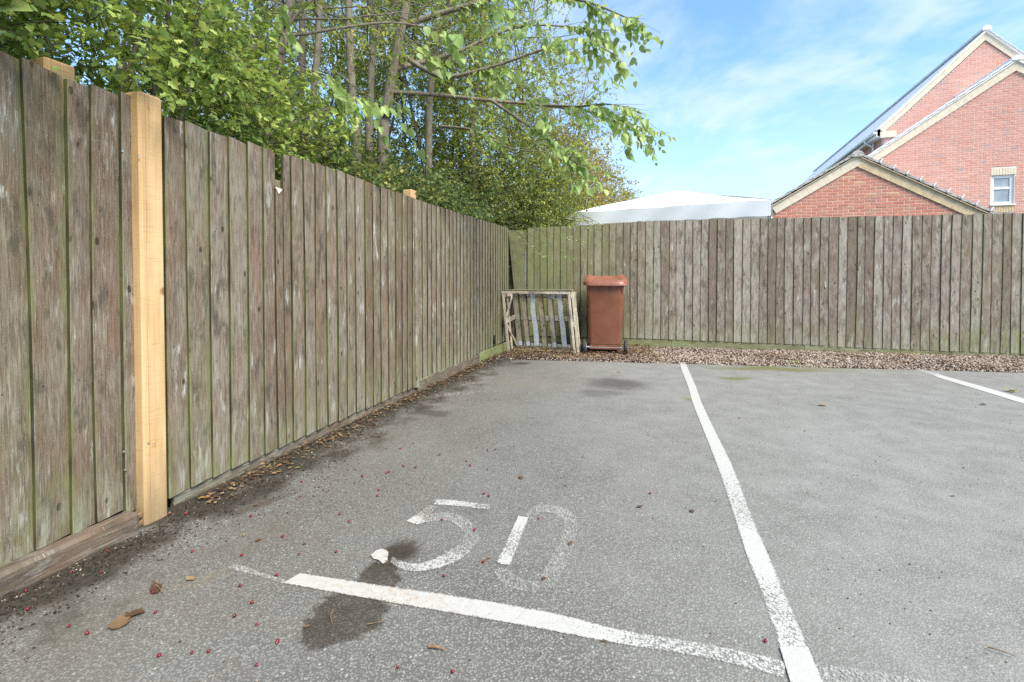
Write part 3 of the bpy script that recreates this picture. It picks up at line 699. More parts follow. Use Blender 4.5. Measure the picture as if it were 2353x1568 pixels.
fb = tag(empty('wooden_fence', (*CORNER, 0)), 'grey-brown close-board fence across the back behind the gravel', 'fence')
q = q_at(1212); qs = []
while q < 9.5: qs.append(q); q += rng.uniform(.108, .124) if q > 0 else rng.uniform(.100, .114)
q_end = q_at(2353)
for i, q in enumerate(qs):
    f = q / q_end
    z1 = 1.952 - .010 * f + (-.075 * max(0, -q / 1.75) ** .8 if q < 0 else 0) + rng.uniform(-.004, .004)
    z0 = .141 - .077 * f + (-.012 if f > .52 else 0)
    if q < 0: z0 = .141
    al = 0.0
    if q < -.3: al = min(.9, .25 + (-.3 - q) * .55) * rng.uniform(.8, 1.1)
    elif q < .25: al = .12
    al += rng.uniform(0, .04)
    foot_green = f > .83
    o = add_board(fb, BF1 + BE * q, BE, BN, (qs[i + 1] - q if i + 1 < len(qs) else .12) + .018, z0, z1, M['wood_back'], float(np.clip(rng.normal(.45, .28), 0, 1)), al + (.10 if foot_green else 0), thick=rng.uniform(.008, .014), lean=rng.uniform(-.006, .006), bow=rng.uniform(-.008, .008), topcut=rng.uniform(-.010, .006))
    o['foot'] = float(np.clip((f - .72) * 4.5, 0, 1.2))
for z in (.35, 1.0, 1.70):
    flat_bar('rail', fb, BF1, BE, BN, Q_CORNER * 0 + q_at(1190), 9.3, -.075, -.001, z - .04, z + .04, M['wood'])
qa = [q_at(1214), q_at(1544), q_at(1850), q_at(2012), q_at(2353) + 2.5]
for i in range(4):
    flat_bar('gravel_board', fb, BF1, BE, BN, qa[i] + .002, qa[i + 1] - .002, -.012, .009 + .0012 * i, -.08, .170 - .02 * i, M['wood_footgreen'], [.35, .5, .6, .4][i], [.50, .32, .24, .30][i])
for x in (1216, 1640, 2060, 2500):
    post('post', fb, BF1, BE, BN, q_at(x), -.13, .09, .09, -.1, 1.82, M['wood'])
# the corner: a loose slanted board, a dark gap and a grey metal post behind it
def quad_slab(name, px, dn, th, mat, parent, tone=.4, algae=.8):
    pts = [on_vplane(x, y, BF1 + BN * dn, BN) for (x, y) in px]; n3 = np.array([*BN, 0]) * th
    P = [p for p in pts] + [p - n3 for p in pts]; F = [(0, 1, 2, 3), (7, 6, 5, 4), (0, 4, 5, 1), (1, 5, 6, 2), (2, 6, 7, 3), (3, 7, 4, 0)]
    UV = [[(.02 if i % 4 in (0, 1) else .10, P[i][2]) for i in f] for f in F]
    o = mobj(name, P, F, mat, parent, uvs=UV); o['tone'] = tone; o['algae'] = algae; return o
lb = quad_slab('board', [(1168, 529), (1194, 800), (1210, 800), (1203, 530)][::1], .11, .014, M['wood_back'], fb, .4, .78); lb['label'] = 'loose slanted green board in the fence corner'
quad_slab('board', [(1204, 532), (1206, 790), (1216, 790), (1214, 532)], .004, .012, M['wood_back'], fb, .3, .85)
post('post', fb, BF1, BE, BN, q_at(1207.5), .022, .026, .02, .55, 1.50, M['greypost'], c=.003)
quad_slab('gap_shade_panel', [(1150, 540), (1150, 800), (1206, 800), (1206, 540)], -.03, .01, M['dark'], fb)  # near-black panel added to paint the shade inside the corner gap
# pale torn wood where the notched board snapped
pa, pb, pc = (on_vplane(x, y, LF0 + LN * .032, LN) for (x, y) in ((633, 429), (649, 436), (641, 446)))
spn = mobj('splinter', [pa, pb, pc, pa - np.array([*LN, 0]) * .012, pb - np.array([*LN, 0]) * .012, pc - np.array([*LN, 0]) * .012], [(0, 2, 1), (3, 4, 5), (0, 1, 4, 3), (1, 2, 5, 4), (2, 0, 3, 5)], M['buffpale'], fl)

# ---------------------------------------------------------------- wheelie bin
BINF = np.array([1.285, 6.66]); bx3 = np.array([BE[0], BE[1], 0]); by3 = np.array([-BE[1], BE[0], 0]) # y runs away from the camera
def binp(P): return [np.array([*BINF, 0.035]) + p[0] * 1.06 * bx3 + p[1] * by3 + p[2] * np.array([0, 0, 1]) for p in P]
bn = tag(empty('wheelie_bin', (*BINF, 0.03)), 'reddish-brown plastic wheelie bin standing against the back fence', 'bin')
rings = []
for (z, wf, d0, d1, r) in ((.045, .395, .075, .50, .045), (.06, .405, .07, .51, .05), (.11, .415, .065, .53, .05), (.115, .425, .055, .53, .05), (.5, .455, .04, .58, .055), (.93, .485, .02, .66, .055), (.935, .53, .0, .70, .06), (.985, .54, -.005, .715, .06), (.985, .50, .02, .69, .05), (.93, .45, .05, .64, .05)):
    rings.append(rrect(wf, d1 - d0, r, z, 5, 0, (d0 + d1) / 2))
P, F = loft(rings); body = mobj('body', binp(P), F, M['bin'], bn, smooth=True)
# lifting ribs under the front rim
for x in (-.215, -.07, .06, .215):
    P = [(x - .006, -.002, .93), (x + .006, -.002, .93), (x + .006, .05, .93), (x - .006, .05, .93), (x - .006, .038, .80), (x + .006, .038, .80), (x + .006, .06, .80), (x - .006, .06, .80)]
    mobj('rib', binp([(p[0], p[1], p[2]) for p in P]), [(0, 1, 2, 3), (4, 7, 6, 5), (0, 4, 5, 1), (1, 5, 6, 2), (2, 6, 7, 3), (3, 7, 4, 0)], M['bin'], body)
P, F = chamfer_box(-.20, .20, .045, .07, .045, .105, .006); mobj('foot_panel', binp(P), F, M['bin'], body)
# lid: a dished shell higher at the hinge with raised corners
N = 26; P, F = [], []
def lid_top(u, v):
    z = .985 + .075 * (.5 + .5 * v) ** 1.2
    rim = max(abs(u), abs(v)); z += .020 * (1 - max(0, (rim - .84) / .16) ** 2) if rim > .84 else .020
    inner = max(abs(u) / .72, abs(v + .05) / .70)
    z -= .022 * float(np.clip((1.0 - inner) / .10, 0, 1))
    corner = math.exp(-((abs(u) - .86) ** 2 / .016 + (v - .80) ** 2 / .03)) * .030 + math.exp(-((abs(u) - .80) ** 2 / .012 + (v + .86) ** 2 / .012)) * .012
    return z + corner
def lid_xy(u, v):
    k = 5.0; rr = (abs(u) ** k + abs(v) ** k) ** (1 / k); m_ = max(abs(u), abs(v)); s_ = m_ / rr if rr > 1e-6 else 1
    return u * s_ * .285, .345 + v * s_ * .372
for i in range(N + 1):
    for j in range(N + 1):
        u, v = -1 + 2 * i / N, -1 + 2 * j / N; x, y = lid_xy(u, v); P.append((x, y, lid_top(u, v)))
idx = lambda i, j: i * (N + 1) + j
for i in range(N):
    for j in range(N): F.append((idx(i, j), idx(i + 1, j), idx(i + 1, j + 1), idx(i, j + 1)))
loop = [idx(i, 0) for i in range(N)] + [idx(N, j) for j in range(N)] + [idx(i, N) for i in range(N, 0, -1)] + [idx(0, j) for j in range(N, 0, -1)]
b0 = len(P)
for k_, (gz, g) in enumerate(((.012, 1.02), (.050, 1.035), (.050, .97))):
    for l in loop: p = P[l]; P.append((p[0] * g, .345 + (p[1] - .345) * g, p[2] - gz))
nl = len(loop)
prev = loop
for k_ in range(3):
    cur = list(range(b0 + k_ * nl, b0 + (k_ + 1) * nl))
    for a in range(nl): b = (a + 1) % nl; F.append((prev[a], cur[a], cur[b], prev[b]))
    prev = cur
lid = mobj('lid', binp(P), F, M['binlid'], bn, smooth=True)
V_, F_ = tubes([smooth_path([(-.25, .70, .97), (-.24, .755, 1.01), (-.1, .77, 1.02), (.1, .77, 1.02), (.24, .755, 1.01), (.25, .70, .97)], 18)], [np.full(18, .016)], 8)
mobj('handle', binp(V_), F_, M['bin'], bn, smooth=True)
def lathe(name, prof, c, ax, mat, parent, seg=22):
    c = np.asarray(c, float); ax = np.asarray(ax, float); a = np.cross(ax, (0, 0, 1)); a /= np.linalg.norm(a); b = np.cross(ax, a)
    rings = [[c + ax * h + r * (math.cos(2 * math.pi * k / seg) * a + math.sin(2 * math.pi * k / seg) * b) for k in range(seg)] for (r, h) in prof]
    P, F = loft(rings); return mobj(name, P, F, mat, parent, smooth=True)
for sx in (-1, 1):
    c0 = binp([(sx * .268, .075, .075)])[0]; ax = bx3 * sx
    wh = lathe('wheel', [(.060, -.024), (.088, -.022), (.100, -.014), (.102, 0), (.100, .014), (.088, .022), (.070, .023), (.070, .016)], c0, ax, M['tyre'], bn)
    lathe('hub', [(.072, .010), (.066, .019), (.03, .022), (.022, .030), (.0, .030)], c0, ax, M['hub'], wh)
    lathe('hub', [(.062, -.020), (.055, -.027), (.02, -.03), (.0, -.03)], c0, ax, M['hub'], wh)
V_, F_ = tubes([binp([(-.285, .055, .075), (0, .055, .075), (.285, .055, .075)])], [np.full(3, .011)], 8); mobj('axle', V_, F_, M['axle'], bn)

# ---------------------------------------------------------------- old crate lying on its side
C0 = np.array([-0.066, 6.95]); CEX = np.array([0.952, -0.33]); CEX = CEX / np.linalg.norm(CEX); CEY = np.array([-CEX[1], CEX[0]])
CW, CD, CH = 1.0, .46, .865
def cp(x, y, z): # the whole crate has racked over to the left
    return np.append(C0 + CEX * (x - .088 * z / .865) + CEY * y, z + .015)
cr = tag(empty('wooden_crate', (*C0, .01)), 'old slatted wooden crate on its side beside the brown bin', 'crate')
def cb(name, a, b, w_, t_, up=None, mat='crate', tone=None):
    o = bar(name, cp(*a), cp(*b), w_, t_, M[mat], cr, up=up if up is not None else np.append(-CEY, 0)); o['tone'] = float(rng.uniform(.3, .9) if tone is None else tone); o['algae'] = .0; return o
FR = np.append(-CEY, 0); SD = np.append(CEX, 0); UPV = np.array([0, 0, 1.0])
cb('frame_post', (.02, 0, 0), (.02, 0, CH), .034, .03); cb('frame_post', (CW - .015, 0, 0), (CW - .015, 0, CH), .030, .03, tone=.9); cb('frame_post', (CW + .028, .03, 0), (CW + .028, .03, CH), .03, .025, tone=.8)
cb('frame_rail', (0.0, -.005, CH - .012), (CW, -.005, CH - .012), .032, .026, tone=.8)
cb('frame_rail', (0.03, .10, CH + .012), (CW + .02, .10, CH + .018), .085, .016, up=UPV, tone=.9); cb('frame_rail', (0.10, .22, CH + .010), (CW - .05, .23, CH + .006), .07, .016, up=UPV, tone=.4); cb('frame_rail', (.0, CD - .06, CH + .012), (CW + .03, CD - .06, CH + .02), .09, .016, up=UPV, tone=.8)
for z in (.03, .45, CH - .06): cb('back_rail', (0, CD + .012, z), (CW, CD + .012, z), .085, .018, tone=.6)
sl = [(.025, .105, 0), (.150, .080, 0), (.285, .080, 1), (.415, .080, 0), (.560, .080, 0), (.710, .078, 1), (.850, .088, 0)]
for (x, w_, tp) in sl:
    s_ = cb('slat', (x + .03, CD, .02), (x + .03, CD, CH - .02), w_, .014, tone=.35 if w_ > .08 else None)
    if tp:
        w2 = w_ * .92; zs = np.linspace(.04, CH - .03, 9); P, Ff = [], []
        for z in zs:
            jx = rng.uniform(-.007, .007)
            for sgn in (-1, 1): P.append(cp(x + .03 + jx + sgn * w2 / 2, CD - .0092, z))
        for k_ in range(8): Ff.append((2 * k_, 2 * k_ + 1, 2 * k_ + 3, 2 * k_ + 2))
        n_ = len(P); P += [p + np.append(CEY, 0) * .0015 for p in P]; Ff += [tuple(i + n_ for i in f[::-1]) for f in Ff]
        mobj('tape_strip', P, Ff, M['tape'], s_)
    elif x < .6 and abs(x - .415) > .01:
        P = [cp(x + .03 + a, CD - .0092, z) for (a, z) in ((-.03, .03), (.03, .03), (.028, .10), (-.026, .095))]; P += [p + np.append(CEY, 0) * .0015 for p in P]
        mobj('tape_scrap', P, [(0, 1, 2, 3), (7, 6, 5, 4)], M['tape'], s_)
P = [cp(a, CD - .012, z) for (a, z) in ((.60, .765), (.65, .745), (.685, .83), (.635, .835))]; P += [p + np.append(CEY, 0) * .002 for p in P]
mobj('tape_scrap', P, [(0, 1, 2, 3), (7, 6, 5, 4)], M['tape'], cr)
for x in (.0, CW):
    cb('side_post', (x + (.0 if x < .5 else .02), CD * .45, 0), (x + (.0 if x < .5 else .02), CD * .45, CH), .032, .02, up=SD); cb('side_rail', (x, .0, .42), (x, CD, .46), .075, .014, up=SD, tone=.8); cb('side_rail', (x + .012, .0, CH - .05), (x + .012, CD, CH - .05), .085, .016, up=SD, tone=.9)
    cb('side_brace', (x + .015, .02, .46), (x + .015, CD - .05, CH - .06), .045, .013, up=SD, tone=.7); cb('side_brace', (x + .015, .02, .40), (x + .015, CD - .05, .03), .040, .013, up=SD, tone=.6)
for (y, t_) in ((.12, .4), (.26, .3), (.40, .3)): cb('floor_slat', (.05, y, .012), (CW - .03, y + .02, .02), .07, .014, up=UPV, tone=t_)

# ---------------------------------------------------------------- gazebo behind the back fence
gz = tag(empty('gazebo', (3.6, 10.5, 0)), 'white pop-up gazebo canopy showing above the back fence', 'gazebo')
GA = np.array([1.14, 9.8]); GBp = np.array([4.33, 8.1]); gex = (GBp - GA); GL = np.linalg.norm(gex); gex = gex / GL; gey = np.array([-gex[1], gex[0]])
gcs = [(0, 0), (GL, 0), (GL, GL), (0, GL)]; ZE, ZP = 2.385, 2.98
def gp(a, b, z): return np.append(GA + gex * a + gey * b, z)
for k_ in range(4):
    c0, c1 = np.array(gcs[k_]), np.array(gcs[(k_ + 1) % 4]); cen = np.array([GL / 2, GL / 2]); n_ = 14; P, Ff = [], []
    for i in range(n_ + 1):
        t_ = i / n_
        for j in range(n_ + 1):
            f = j / n_; b = (c0 * (1 - f) + c1 * f); p = b * (1 - t_) + cen * t_
            z = ZE + (ZP - ZE) * t_ ** 1.02 - .030 * math.sin(math.pi * t_) * math.sin(math.pi * f) + .006 * math.sin(f * 23 + k_) * (1 - t_) + .016 * math.sin(math.pi * min(1, t_ * 1.6)) * math.sin(f * 9 + t_ * 5 + k_)
            if t_ > .93: z -= .02 * (t_ - .93) / .07
            P.append(gp(p[0], p[1], z))
    for i in range(n_):
        for j in range(n_): a = i * (n_ + 1) + j; Ff.append((a, a + 1, a + n_ + 2, a + n_ + 1))
    mobj('canopy_panel', P, Ff, M['canvas'], gz, smooth=True)
    P, Ff = [], []; m_ = 40; out = np.array([c1[1] - c0[1], -(c1[0] - c0[0])]) / GL
    for i in range(m_ + 1):
        f = i / m_; b = c0 * (1 - f) + c1 * f
        for j in range(4):
            dz_ = j / 3; wob = .012 * math.sin(f * 31 + j * .8) * dz_ + .010 * math.sin(f * 9 + 1)
            p = b + out * (.008 + wob); P.append(gp(p[0], p[1], ZE - .003 - dz_ * (.262 + .008 * math.sin(f * 47 + k_))))
    for i in range(m_):
        for j in range(3): a = i * 4 + j; Ff.append((a, a + 1, a + 5, a + 4))
    mobj('valance', P, Ff, M['canvas'], gz, smooth=True)
    V_, F_ = tubes([[gp(c0[0] * .985 + .02, c0[1] * .985 + .02, 0), gp(c0[0] * .985 + .02, c0[1] * .985 + .02, ZE - .01)]], [np.full(2, .016)], 8); mobj('leg', V_, F_, M['pole'], gz)
    V_, F_ = tubes([[gp(*(c0 * .99 + .02), ZE - .22), gp(*(c1 * .99 + .02), ZE - .22)]], [np.full(2, .012)], 6); mobj('frame_bar', V_, F_, M['pole'], gz)

# ---------------------------------------------------------------- brick garage and house beyond
HB = R(19.8); HX = np.array([math.cos(HB), -math.sin(HB)]); HY_ = np.array([math.sin(HB), math.cos(HB)])   # along the facades, and away from the camera
BL, BH, BD, MJ = .211, .061, .05, .014
def brick_mesh(L, mat):
    P, F = chamfer_box(-L / 2, L / 2, 0, BD, 0, BH, .004)
    return pymesh('brick', frame_pts(P, (0, 0, 0), (*HX, 0), (*HY_, 0)), F, mat)
def hp(O, t_, d_, z): return np.array([O[0] + HX[0] * t_ + HY_[0] * d_, O[1] + HX[1] * t_ + HY_[1] * d_, z])
def brickwork(parent, O, zlo, zhi, tl, tr, mat, n_single, holes=(), want=None):
    """stretcher bond between tl(z) and tr(z); the n_single that show largest are parts, the rest one part"""
    bricks = []; row = 0; z = zlo
    while z < zhi:
        a, b = tl(z + BH), tr(z + BH); x = math.floor(a / .225) * .225 + (.1125 if row % 2 else 0) - .225
        while x < b:
            x0, x1 = max(x, a), min(x + BL, b)
            segs = [(x0, x1)]
            for (h0, h1, hz0, hz1) in holes:
                if hz0 - .03 < z + BH / 2 < hz1 + .03:
                    ns = []
                    for (p, q_) in segs:
                        if q_ <= h0 or p >= h1: ns.append((p, q_))
                        else:
                            if p < h0: ns.append((p, h0))
                            if q_ > h1: ns.append((h1, q_))
                    segs = ns
            for (p, q_) in segs:
                if q_ - p > .035: bricks.append(((p + q_) / 2, z, q_ - p))
            x += .225
        z += .075; row += 1
    order = sorted(range(len(bricks)), key=lambda i: (want(bricks[i]) if want else 0))
    single = set(order[:n_single]); cache = {}; VV, FF, TT = [], [], []
    for i, (x, z, L) in enumerate(bricks):
        L_ = round(L, 2); key = L_
        if i in single:
            if key not in cache: cache[key] = brick_mesh(L_, mat)
            o = bpy.data.objects.new('brick', cache[key]); o.location = hp(O, x, -.006 + rng.uniform(-.002, .002), z); link(o, parent)
        else:
            P, F = chamfer_box(-L / 2, L / 2, 0, BD, 0, BH, .004); o_ = len(VV) * 32
            VV.append(np.array(frame_pts(P, hp(O, x, -.006 + rng.uniform(-.002, .002), z), (*HX, 0), (*HY_, 0)))); FF += [tuple(np.array(f) + o_) for f in F]; TT += [rng.uniform()] * 32
    if VV:
        o = mobj('brickwork', np.concatenate(VV), FF, mat, parent, attrs={'tone': TT}); o['kind'] = 'stuff'
def slab(name, parent, pts_t_z, O, d0, d1, mat, attrs=None, smooth=False):
    """polygon in the facade plane (t, z) given thickness from depth d0 to d1"""
    n_ = len(pts_t_z); P = [hp(O, t_, d0, z) for t_, z in pts_t_z] + [hp(O, t_, d1, z) for t_, z in pts_t_z]
    F = [tuple(range(n_)), tuple(range(2 * n_ - 1, n_ - 1, -1))] + [(i, i + n_, (i + 1) % n_ + n_, (i + 1) % n_) for i in range(n_)]
    return mobj(name, P, F, mat, parent)
def rake_strip(name, parent, O, p, q_, off0, off1, d0, d1, mat, seg=None, gap=.0):
    """band following a sloping edge from p to q_ in (t,z); off0..off1 measured square to it, downwards positive"""
    p = np.array(p); q_ = np.array(q_); L = np.linalg.norm(q_ - p); u = (q_ - p) / L; nn = np.array([u[1], -u[0]])
    if nn[1] > 0: nn = -nn
    k = max(1, int(round(L / seg))) if seg else 1; out = []
    for i in range(k):
        a = p + u * (L * i / k + (gap / 2 if k > 1 else 0)); b = p + u * (L * (i + 1) / k - (gap / 2 if k > 1 else 0))
        out.append(slab(name, parent, [tuple(a + nn * off0), tuple(b + nn * off0), tuple(b + nn * off1), tuple(a + nn * off1)], O, d0 + rng.uniform(-.001, .001), d1, mat))
    return out
def tiles(parent, O, eave, ridge, d0, cols, mat, tl=.30, tw=.34, th=.022, step=.016, cols_step=.335):
    """overlapping roof tiles on one slope, laid in courses from the eave up; every tile one part"""
    e_ = np.array(eave); r_ = np.array(ridge); L = np.linalg.norm(r_ - e_); u = (r_ - e_) / L; nn = np.array([-u[1], u[0]])
    if nn[1] < 0: nn = -nn
    rows = int(L / tl) + 1
    for i in range(rows):
        a = e_ + u * (i * tl - .05); b = e_ + u * min(L + .01, i * tl + tl + .03)
        a2 = a + nn * step
        for c_ in range(cols):
            y0 = d0 + c_ * cols_step; y1 = y0 + cols_step - .006; jz = rng.uniform(-.003, .004)
            P = [hp(O, *(np.array([a2[0], y0])), a2[1] + jz), hp(O, a2[0], y1, a2[1] + jz), hp(O, b[0], y1, b[1] + jz), hp(O, b[0], y0, b[1] + jz)]
            up_ = np.array([HX[0] * nn[0], HX[1] * nn[0], nn[1]]) * th
            mid0 = (P[0] + P[1]) / 2 + up_ * .55; mid1 = (P[2] + P[3]) / 2 + up_ * .55
            V_ = P + [p + up_ for p in P]
            F_ = [(3, 2, 1, 0), (4, 5, 6, 7), (0, 1, 5, 4), (1, 2, 6, 5), (2, 3, 7, 6), (3, 0, 4, 7)]
            mobj('roof_tile', V_, F_, mat, parent)

# garage: gable facing the car park
GO = np.array([6.71, 12.5])
ga = tag(empty('garage', (*GO, 0)), 'low red-brick garage gable with buff trim behind the back fence', 'building')
AP, EL, ER = (1.83, 4.10), (-.06, 2.96), (5.35, 1.99)
slg = .60
tl_ = lambda z: max(0.0, 1.83 - (4.10 - .22 - z) / slg); tr_ = lambda z: 1.83 + (4.10 - .22 - z) / slg
slab('wall', ga, [(0.002, 0), (5.3, 0), (5.3, 1.75), (1.83, 3.86), (0.002, 2.76)], GO, .0, .20, M['mortar_g'])
slab('wall', ga, [(0.002, 0), (.2, 0), (.2, 2.7), (.002, 2.7)], GO, .2, 6.0, M['brick_g'])
# side wall and back so that the garage stands as a block
brickwork(ga, GO, 2.325, 3.80, tl_, lambda z: min(tr_(z), 5.25), M['brick_g'], 300, want=lambda b: abs(b[0] - 2.0) * .3 - b[1])
for (a, b) in (((-.02, 4.04 - .02 - 1.85 * slg), (1.83, 4.04)), ((1.83, 4.04), (5.35, 4.04 - 3.52 * slg))):
    for o in rake_strip('verge_brick', ga, GO, a, b, .0, .205, -.035, .0, M['buff'] if a[0] > 1 else M['buffpale'], seg=.44, gap=.004): pass
    rake_strip('soffit_strip', ga, GO, a, b, -.022, .0, -.075, .02, M['buff_mortar'])
roof = slab('roof', ga, [(-.10, 2.90), (1.83, 4.055), (5.4, 1.915), (5.4, 1.895), (1.83, 4.04), (-.10, 2.88)], GO, -.06, 6.1, M['slate'])
tiles(roof, GO, (-.12, 2.915), (1.83, 4.085), -.075, 7, M['slate'], th=.045, step=.020)
tiles(roof, GO, (5.42, 1.93), (1.83, 4.085), -.075, 4, M['slate'], th=.045, step=.020)
P = []
for yy in np.arange(-.09, 6.0, .42):
    ring0 = [hp(GO, 1.83 + .13 * math.cos(a), yy, 4.065 + .115 * math.sin(a)) for a in np.linspace(0, math.pi, 8)] + [hp(GO, 1.83 - .13, yy, 4.03), hp(GO, 1.83 + .13, yy, 4.03)]
    ring1 = [hp(GO, 1.83 + .12 * math.cos(a), yy + .415, 4.06 + .105 * math.sin(a)) for a in np.linspace(0, math.pi, 8)] + [hp(GO, 1.83 - .12, yy + .415, 4.03), hp(GO, 1.83 + .12, yy + .415, 4.03)]
    Pr, Fr = loft([ring0, ring1]); mobj('ridge_tile', Pr, Fr, M['slate'], roof)
for i in range(9):
    t_ = 1.83 + .47 + i * .262; z = 4.165 - (t_ - 1.83) * slg
    Pb, Fb = chamfer_box(-.012, .012, -.02, .02, -.045, .055, .004); c_, s_ = math.cos(.5), math.sin(.5)
    mobj('verge_clip', [hp(GO, t_ + p[0] * c_ + p[2] * s_, -.085 + p[1], z - p[0] * s_ + p[2] * c_) for p in Pb], Fb, M['clip'], ga)

# the house: nearer wing with the window, and a taller row end behind it
WO = np.array([15.46, 15.2])
ho = tag(empty('brick_house', (*WO, 0)), 'tall glare-paled red-brick house with two stepped gables at the right', 'building')
wapx, wz, wsl = .18, 7.85, .70
wall_r = 4.6
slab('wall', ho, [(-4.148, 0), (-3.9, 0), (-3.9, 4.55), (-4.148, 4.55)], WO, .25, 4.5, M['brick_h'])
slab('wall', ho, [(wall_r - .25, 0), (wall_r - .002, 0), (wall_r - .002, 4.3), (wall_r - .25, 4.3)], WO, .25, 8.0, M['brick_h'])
# window (measured on the photograph)
def wt(x, y, O=WO): p = on_vplane(x, y, O, -HY_); return float(np.dot(p[:2] - O, HX)), float(p[2])
wl, wtop = wt(2278, 404); wr, _ = wt(2331, 400); _, wbot = wt(2300, 470); lw0, ltop = wt(2277, 390); lw1, _ = wt(2336, 382); ltop = (wt(2277, 391)[1] + wt(2336, 382)[1]) / 2
wzt = lambda t_: wz - .25 - abs(t_ - wapx) * wsl
slab('wall', ho, [(-4.15, 0), (wl, 0), (wl, wzt(wl)), (-4.15, wzt(-4.15))], WO, .0, .25, M['mortar_h'])
slab('wall', ho, [(wr, 0), (wall_r, 0), (wall_r, wzt(wall_r)), (wr, wzt(wr))] if wr > wapx else [(wr, 0), (wall_r, 0), (wall_r, wzt(wall_r)), (wapx, wzt(wapx)), (wr, wzt(wr))], WO, .0, .25, M['mortar_h'])
slab('wall', ho, [(wl, 0), (wr, 0), (wr, wbot), (wl, wbot)], WO, .001, .25, M['mortar_h'])
slab('wall', ho, [(wl, wtop), (wr, wtop), (wr, wzt(wr)), (wapx, wzt(wapx)), (wl, wzt(wl))] if wl < wapx < wr else [(wl, wtop), (wr, wtop), (wr, wzt(wr)), (wl, wzt(wl))], WO, .001, .25, M['mortar_h'])
holes = [(wl - .02, wr + .02, wbot - .02, wtop + .02), (lw0, lw1, wtop, ltop), (lw0, lw1 - .05, wbot - .26, wbot)]
wtl = lambda z: max(-4.15, wapx - (wz - .32 - z) / wsl); wtr = lambda z: min(wall_r, wapx + (wz - .32 - z) / wsl)
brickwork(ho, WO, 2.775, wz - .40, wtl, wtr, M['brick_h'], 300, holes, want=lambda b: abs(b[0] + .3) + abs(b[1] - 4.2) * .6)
for i in range(9):
    f0, f1 = i / 9, (i + 1) / 9; a, b = lw0 + (lw1 - lw0) * f0 + .004, lw0 + (lw1 - lw0) * f1 - .004
    slab('lintel_brick', ho, [(a, wtop + .008), (b, wtop + .008), (b, ltop), (a, ltop)], WO, -.012, .04, M['buffpale'])
    a, b = lw0 + (lw1 - .05 - lw0) * f0 + .004, lw0 + (lw1 - .05 - lw0) * f1 - .004
    slab('sill_brick', ho, [(a, wbot - .25), (b, wbot - .25), (b, wbot - .03), (a, wbot - .03)], WO, -.014, .04, M['buff'])
wn = slab('window', ho, [(wl + .002, wbot + .002), (wr - .002, wbot + .002), (wr - .002, wtop - .002), (wl + .002, wtop - .002)], WO, .13, .15, M['dark'])
fwid = .085; zm = wbot + (wtop - wbot) * .56
for (a, b, c_, d_) in ((wl, wr, wbot, wbot + fwid), (wl, wr, wtop - fwid, wtop), (wl, wl + fwid, wbot + fwid, wtop - fwid), (wr - fwid, wr, wbot + fwid, wtop - fwid), (wl + fwid, wr - fwid, zm - .035, zm + .035)):
    slab('frame', wn, [(a + .001, c_ + .001), (b - .001, c_ + .001), (b - .001, d_ - .001), (a + .001, d_ - .001)], WO, .045, .10, M['white'])
for (c_, d_) in ((wbot + fwid, zm - .035), (zm + .035, wtop - fwid)):
    slab('pane', wn, [(wl + fwid, c_), (wr - fwid, c_), (wr - fwid, d_), (wl + fwid, d_)], WO, .070, .074, M['glass'])
slab('sill', wn, [(wl - .02, wbot - .035), (wr + .03, wbot - .035), (wr + .03, wbot - .002), (wl - .02, wbot - .002)], WO, -.05, .044, M['white'])
for (a, b) in (((-4.35, wz - .06 - (4.35 + wapx) * wsl), (wapx, wz - .06)), ((wapx, wz - .06), (wall_r + .15, wz - .06 - (wall_r + .15 - wapx) * wsl))):
    rake_strip('verge_band', ho, WO, a, b, .0, .23, -.05, .0, M['buffpale'], seg=.9, gap=.004)
    rake_strip('verge_trim', ho, WO, a, b, -.03, .0, -.09, .02, M['white'])
wing = slab('roof', ho, [(-4.5, wz - .04 - (4.5 + wapx) * wsl), (wapx, wz - .01), (wall_r + .3, wz - .04 - (wall_r + .3 - wapx) * wsl), (wall_r + .3, wz - .07 - (wall_r + .3 - wapx) * wsl), (wapx, wz - .05), (-4.5, wz - .07 - (4.5 + wapx) * wsl)], WO, -.09, 4.0, M['slate2'])
tiles(wing, WO, (-4.5, wz - .03 - (4.5 + wapx) * wsl), (wapx, wz), -.11, 3, M['slate2'], tl=.33, th=.05, step=.022)
Pr, Fr = loft([[hp(WO, wapx + .14 * math.cos(a), y, wz + .0 + .11 * math.sin(a)) for a in np.linspace(0, math.pi, 8)] + [hp(WO, wapx - .14, y, wz - .04), hp(WO, wapx + .14, y, wz - .04)] for y in (-.12, 3.9)]); mobj('ridge_tile', Pr, Fr, M['slate2'], wing)

RD = 18.0; RO = np.array([(2252 - CX) / FPX * RD, RD]); rz = CAM_Z + (640 - 77) * RD / FPX; rsl = 1.0; rhw = 3.17; rl = 25.0
eav = rz - rhw * rsl
slab('wall', ho, [(-rhw + .12, 0), (rhw - .12, 0), (rhw - .12, eav - .25), (0, rz - .40), (-rhw + .12, eav - .25)], RO, .0, .25, M['mortar_h'])
rtl = lambda z: max(-rhw + .12, -(rz - .37 - z) / rsl); rtr = lambda z: min(rhw - .12, (rz - .37 - z) / rsl)
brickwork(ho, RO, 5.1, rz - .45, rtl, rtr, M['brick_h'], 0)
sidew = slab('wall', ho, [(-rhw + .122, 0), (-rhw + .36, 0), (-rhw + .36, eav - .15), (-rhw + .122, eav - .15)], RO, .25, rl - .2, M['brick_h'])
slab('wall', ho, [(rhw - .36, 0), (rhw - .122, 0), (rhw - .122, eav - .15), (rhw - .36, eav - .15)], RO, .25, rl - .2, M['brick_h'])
slab('wall', ho, [(-rhw + .36, 0), (rhw - .36, 0), (rhw - .36, eav - .1), (0, rz - .45), (-rhw + .36, eav - .1)], RO, rl - .4, rl - .2, M['brick_h'])
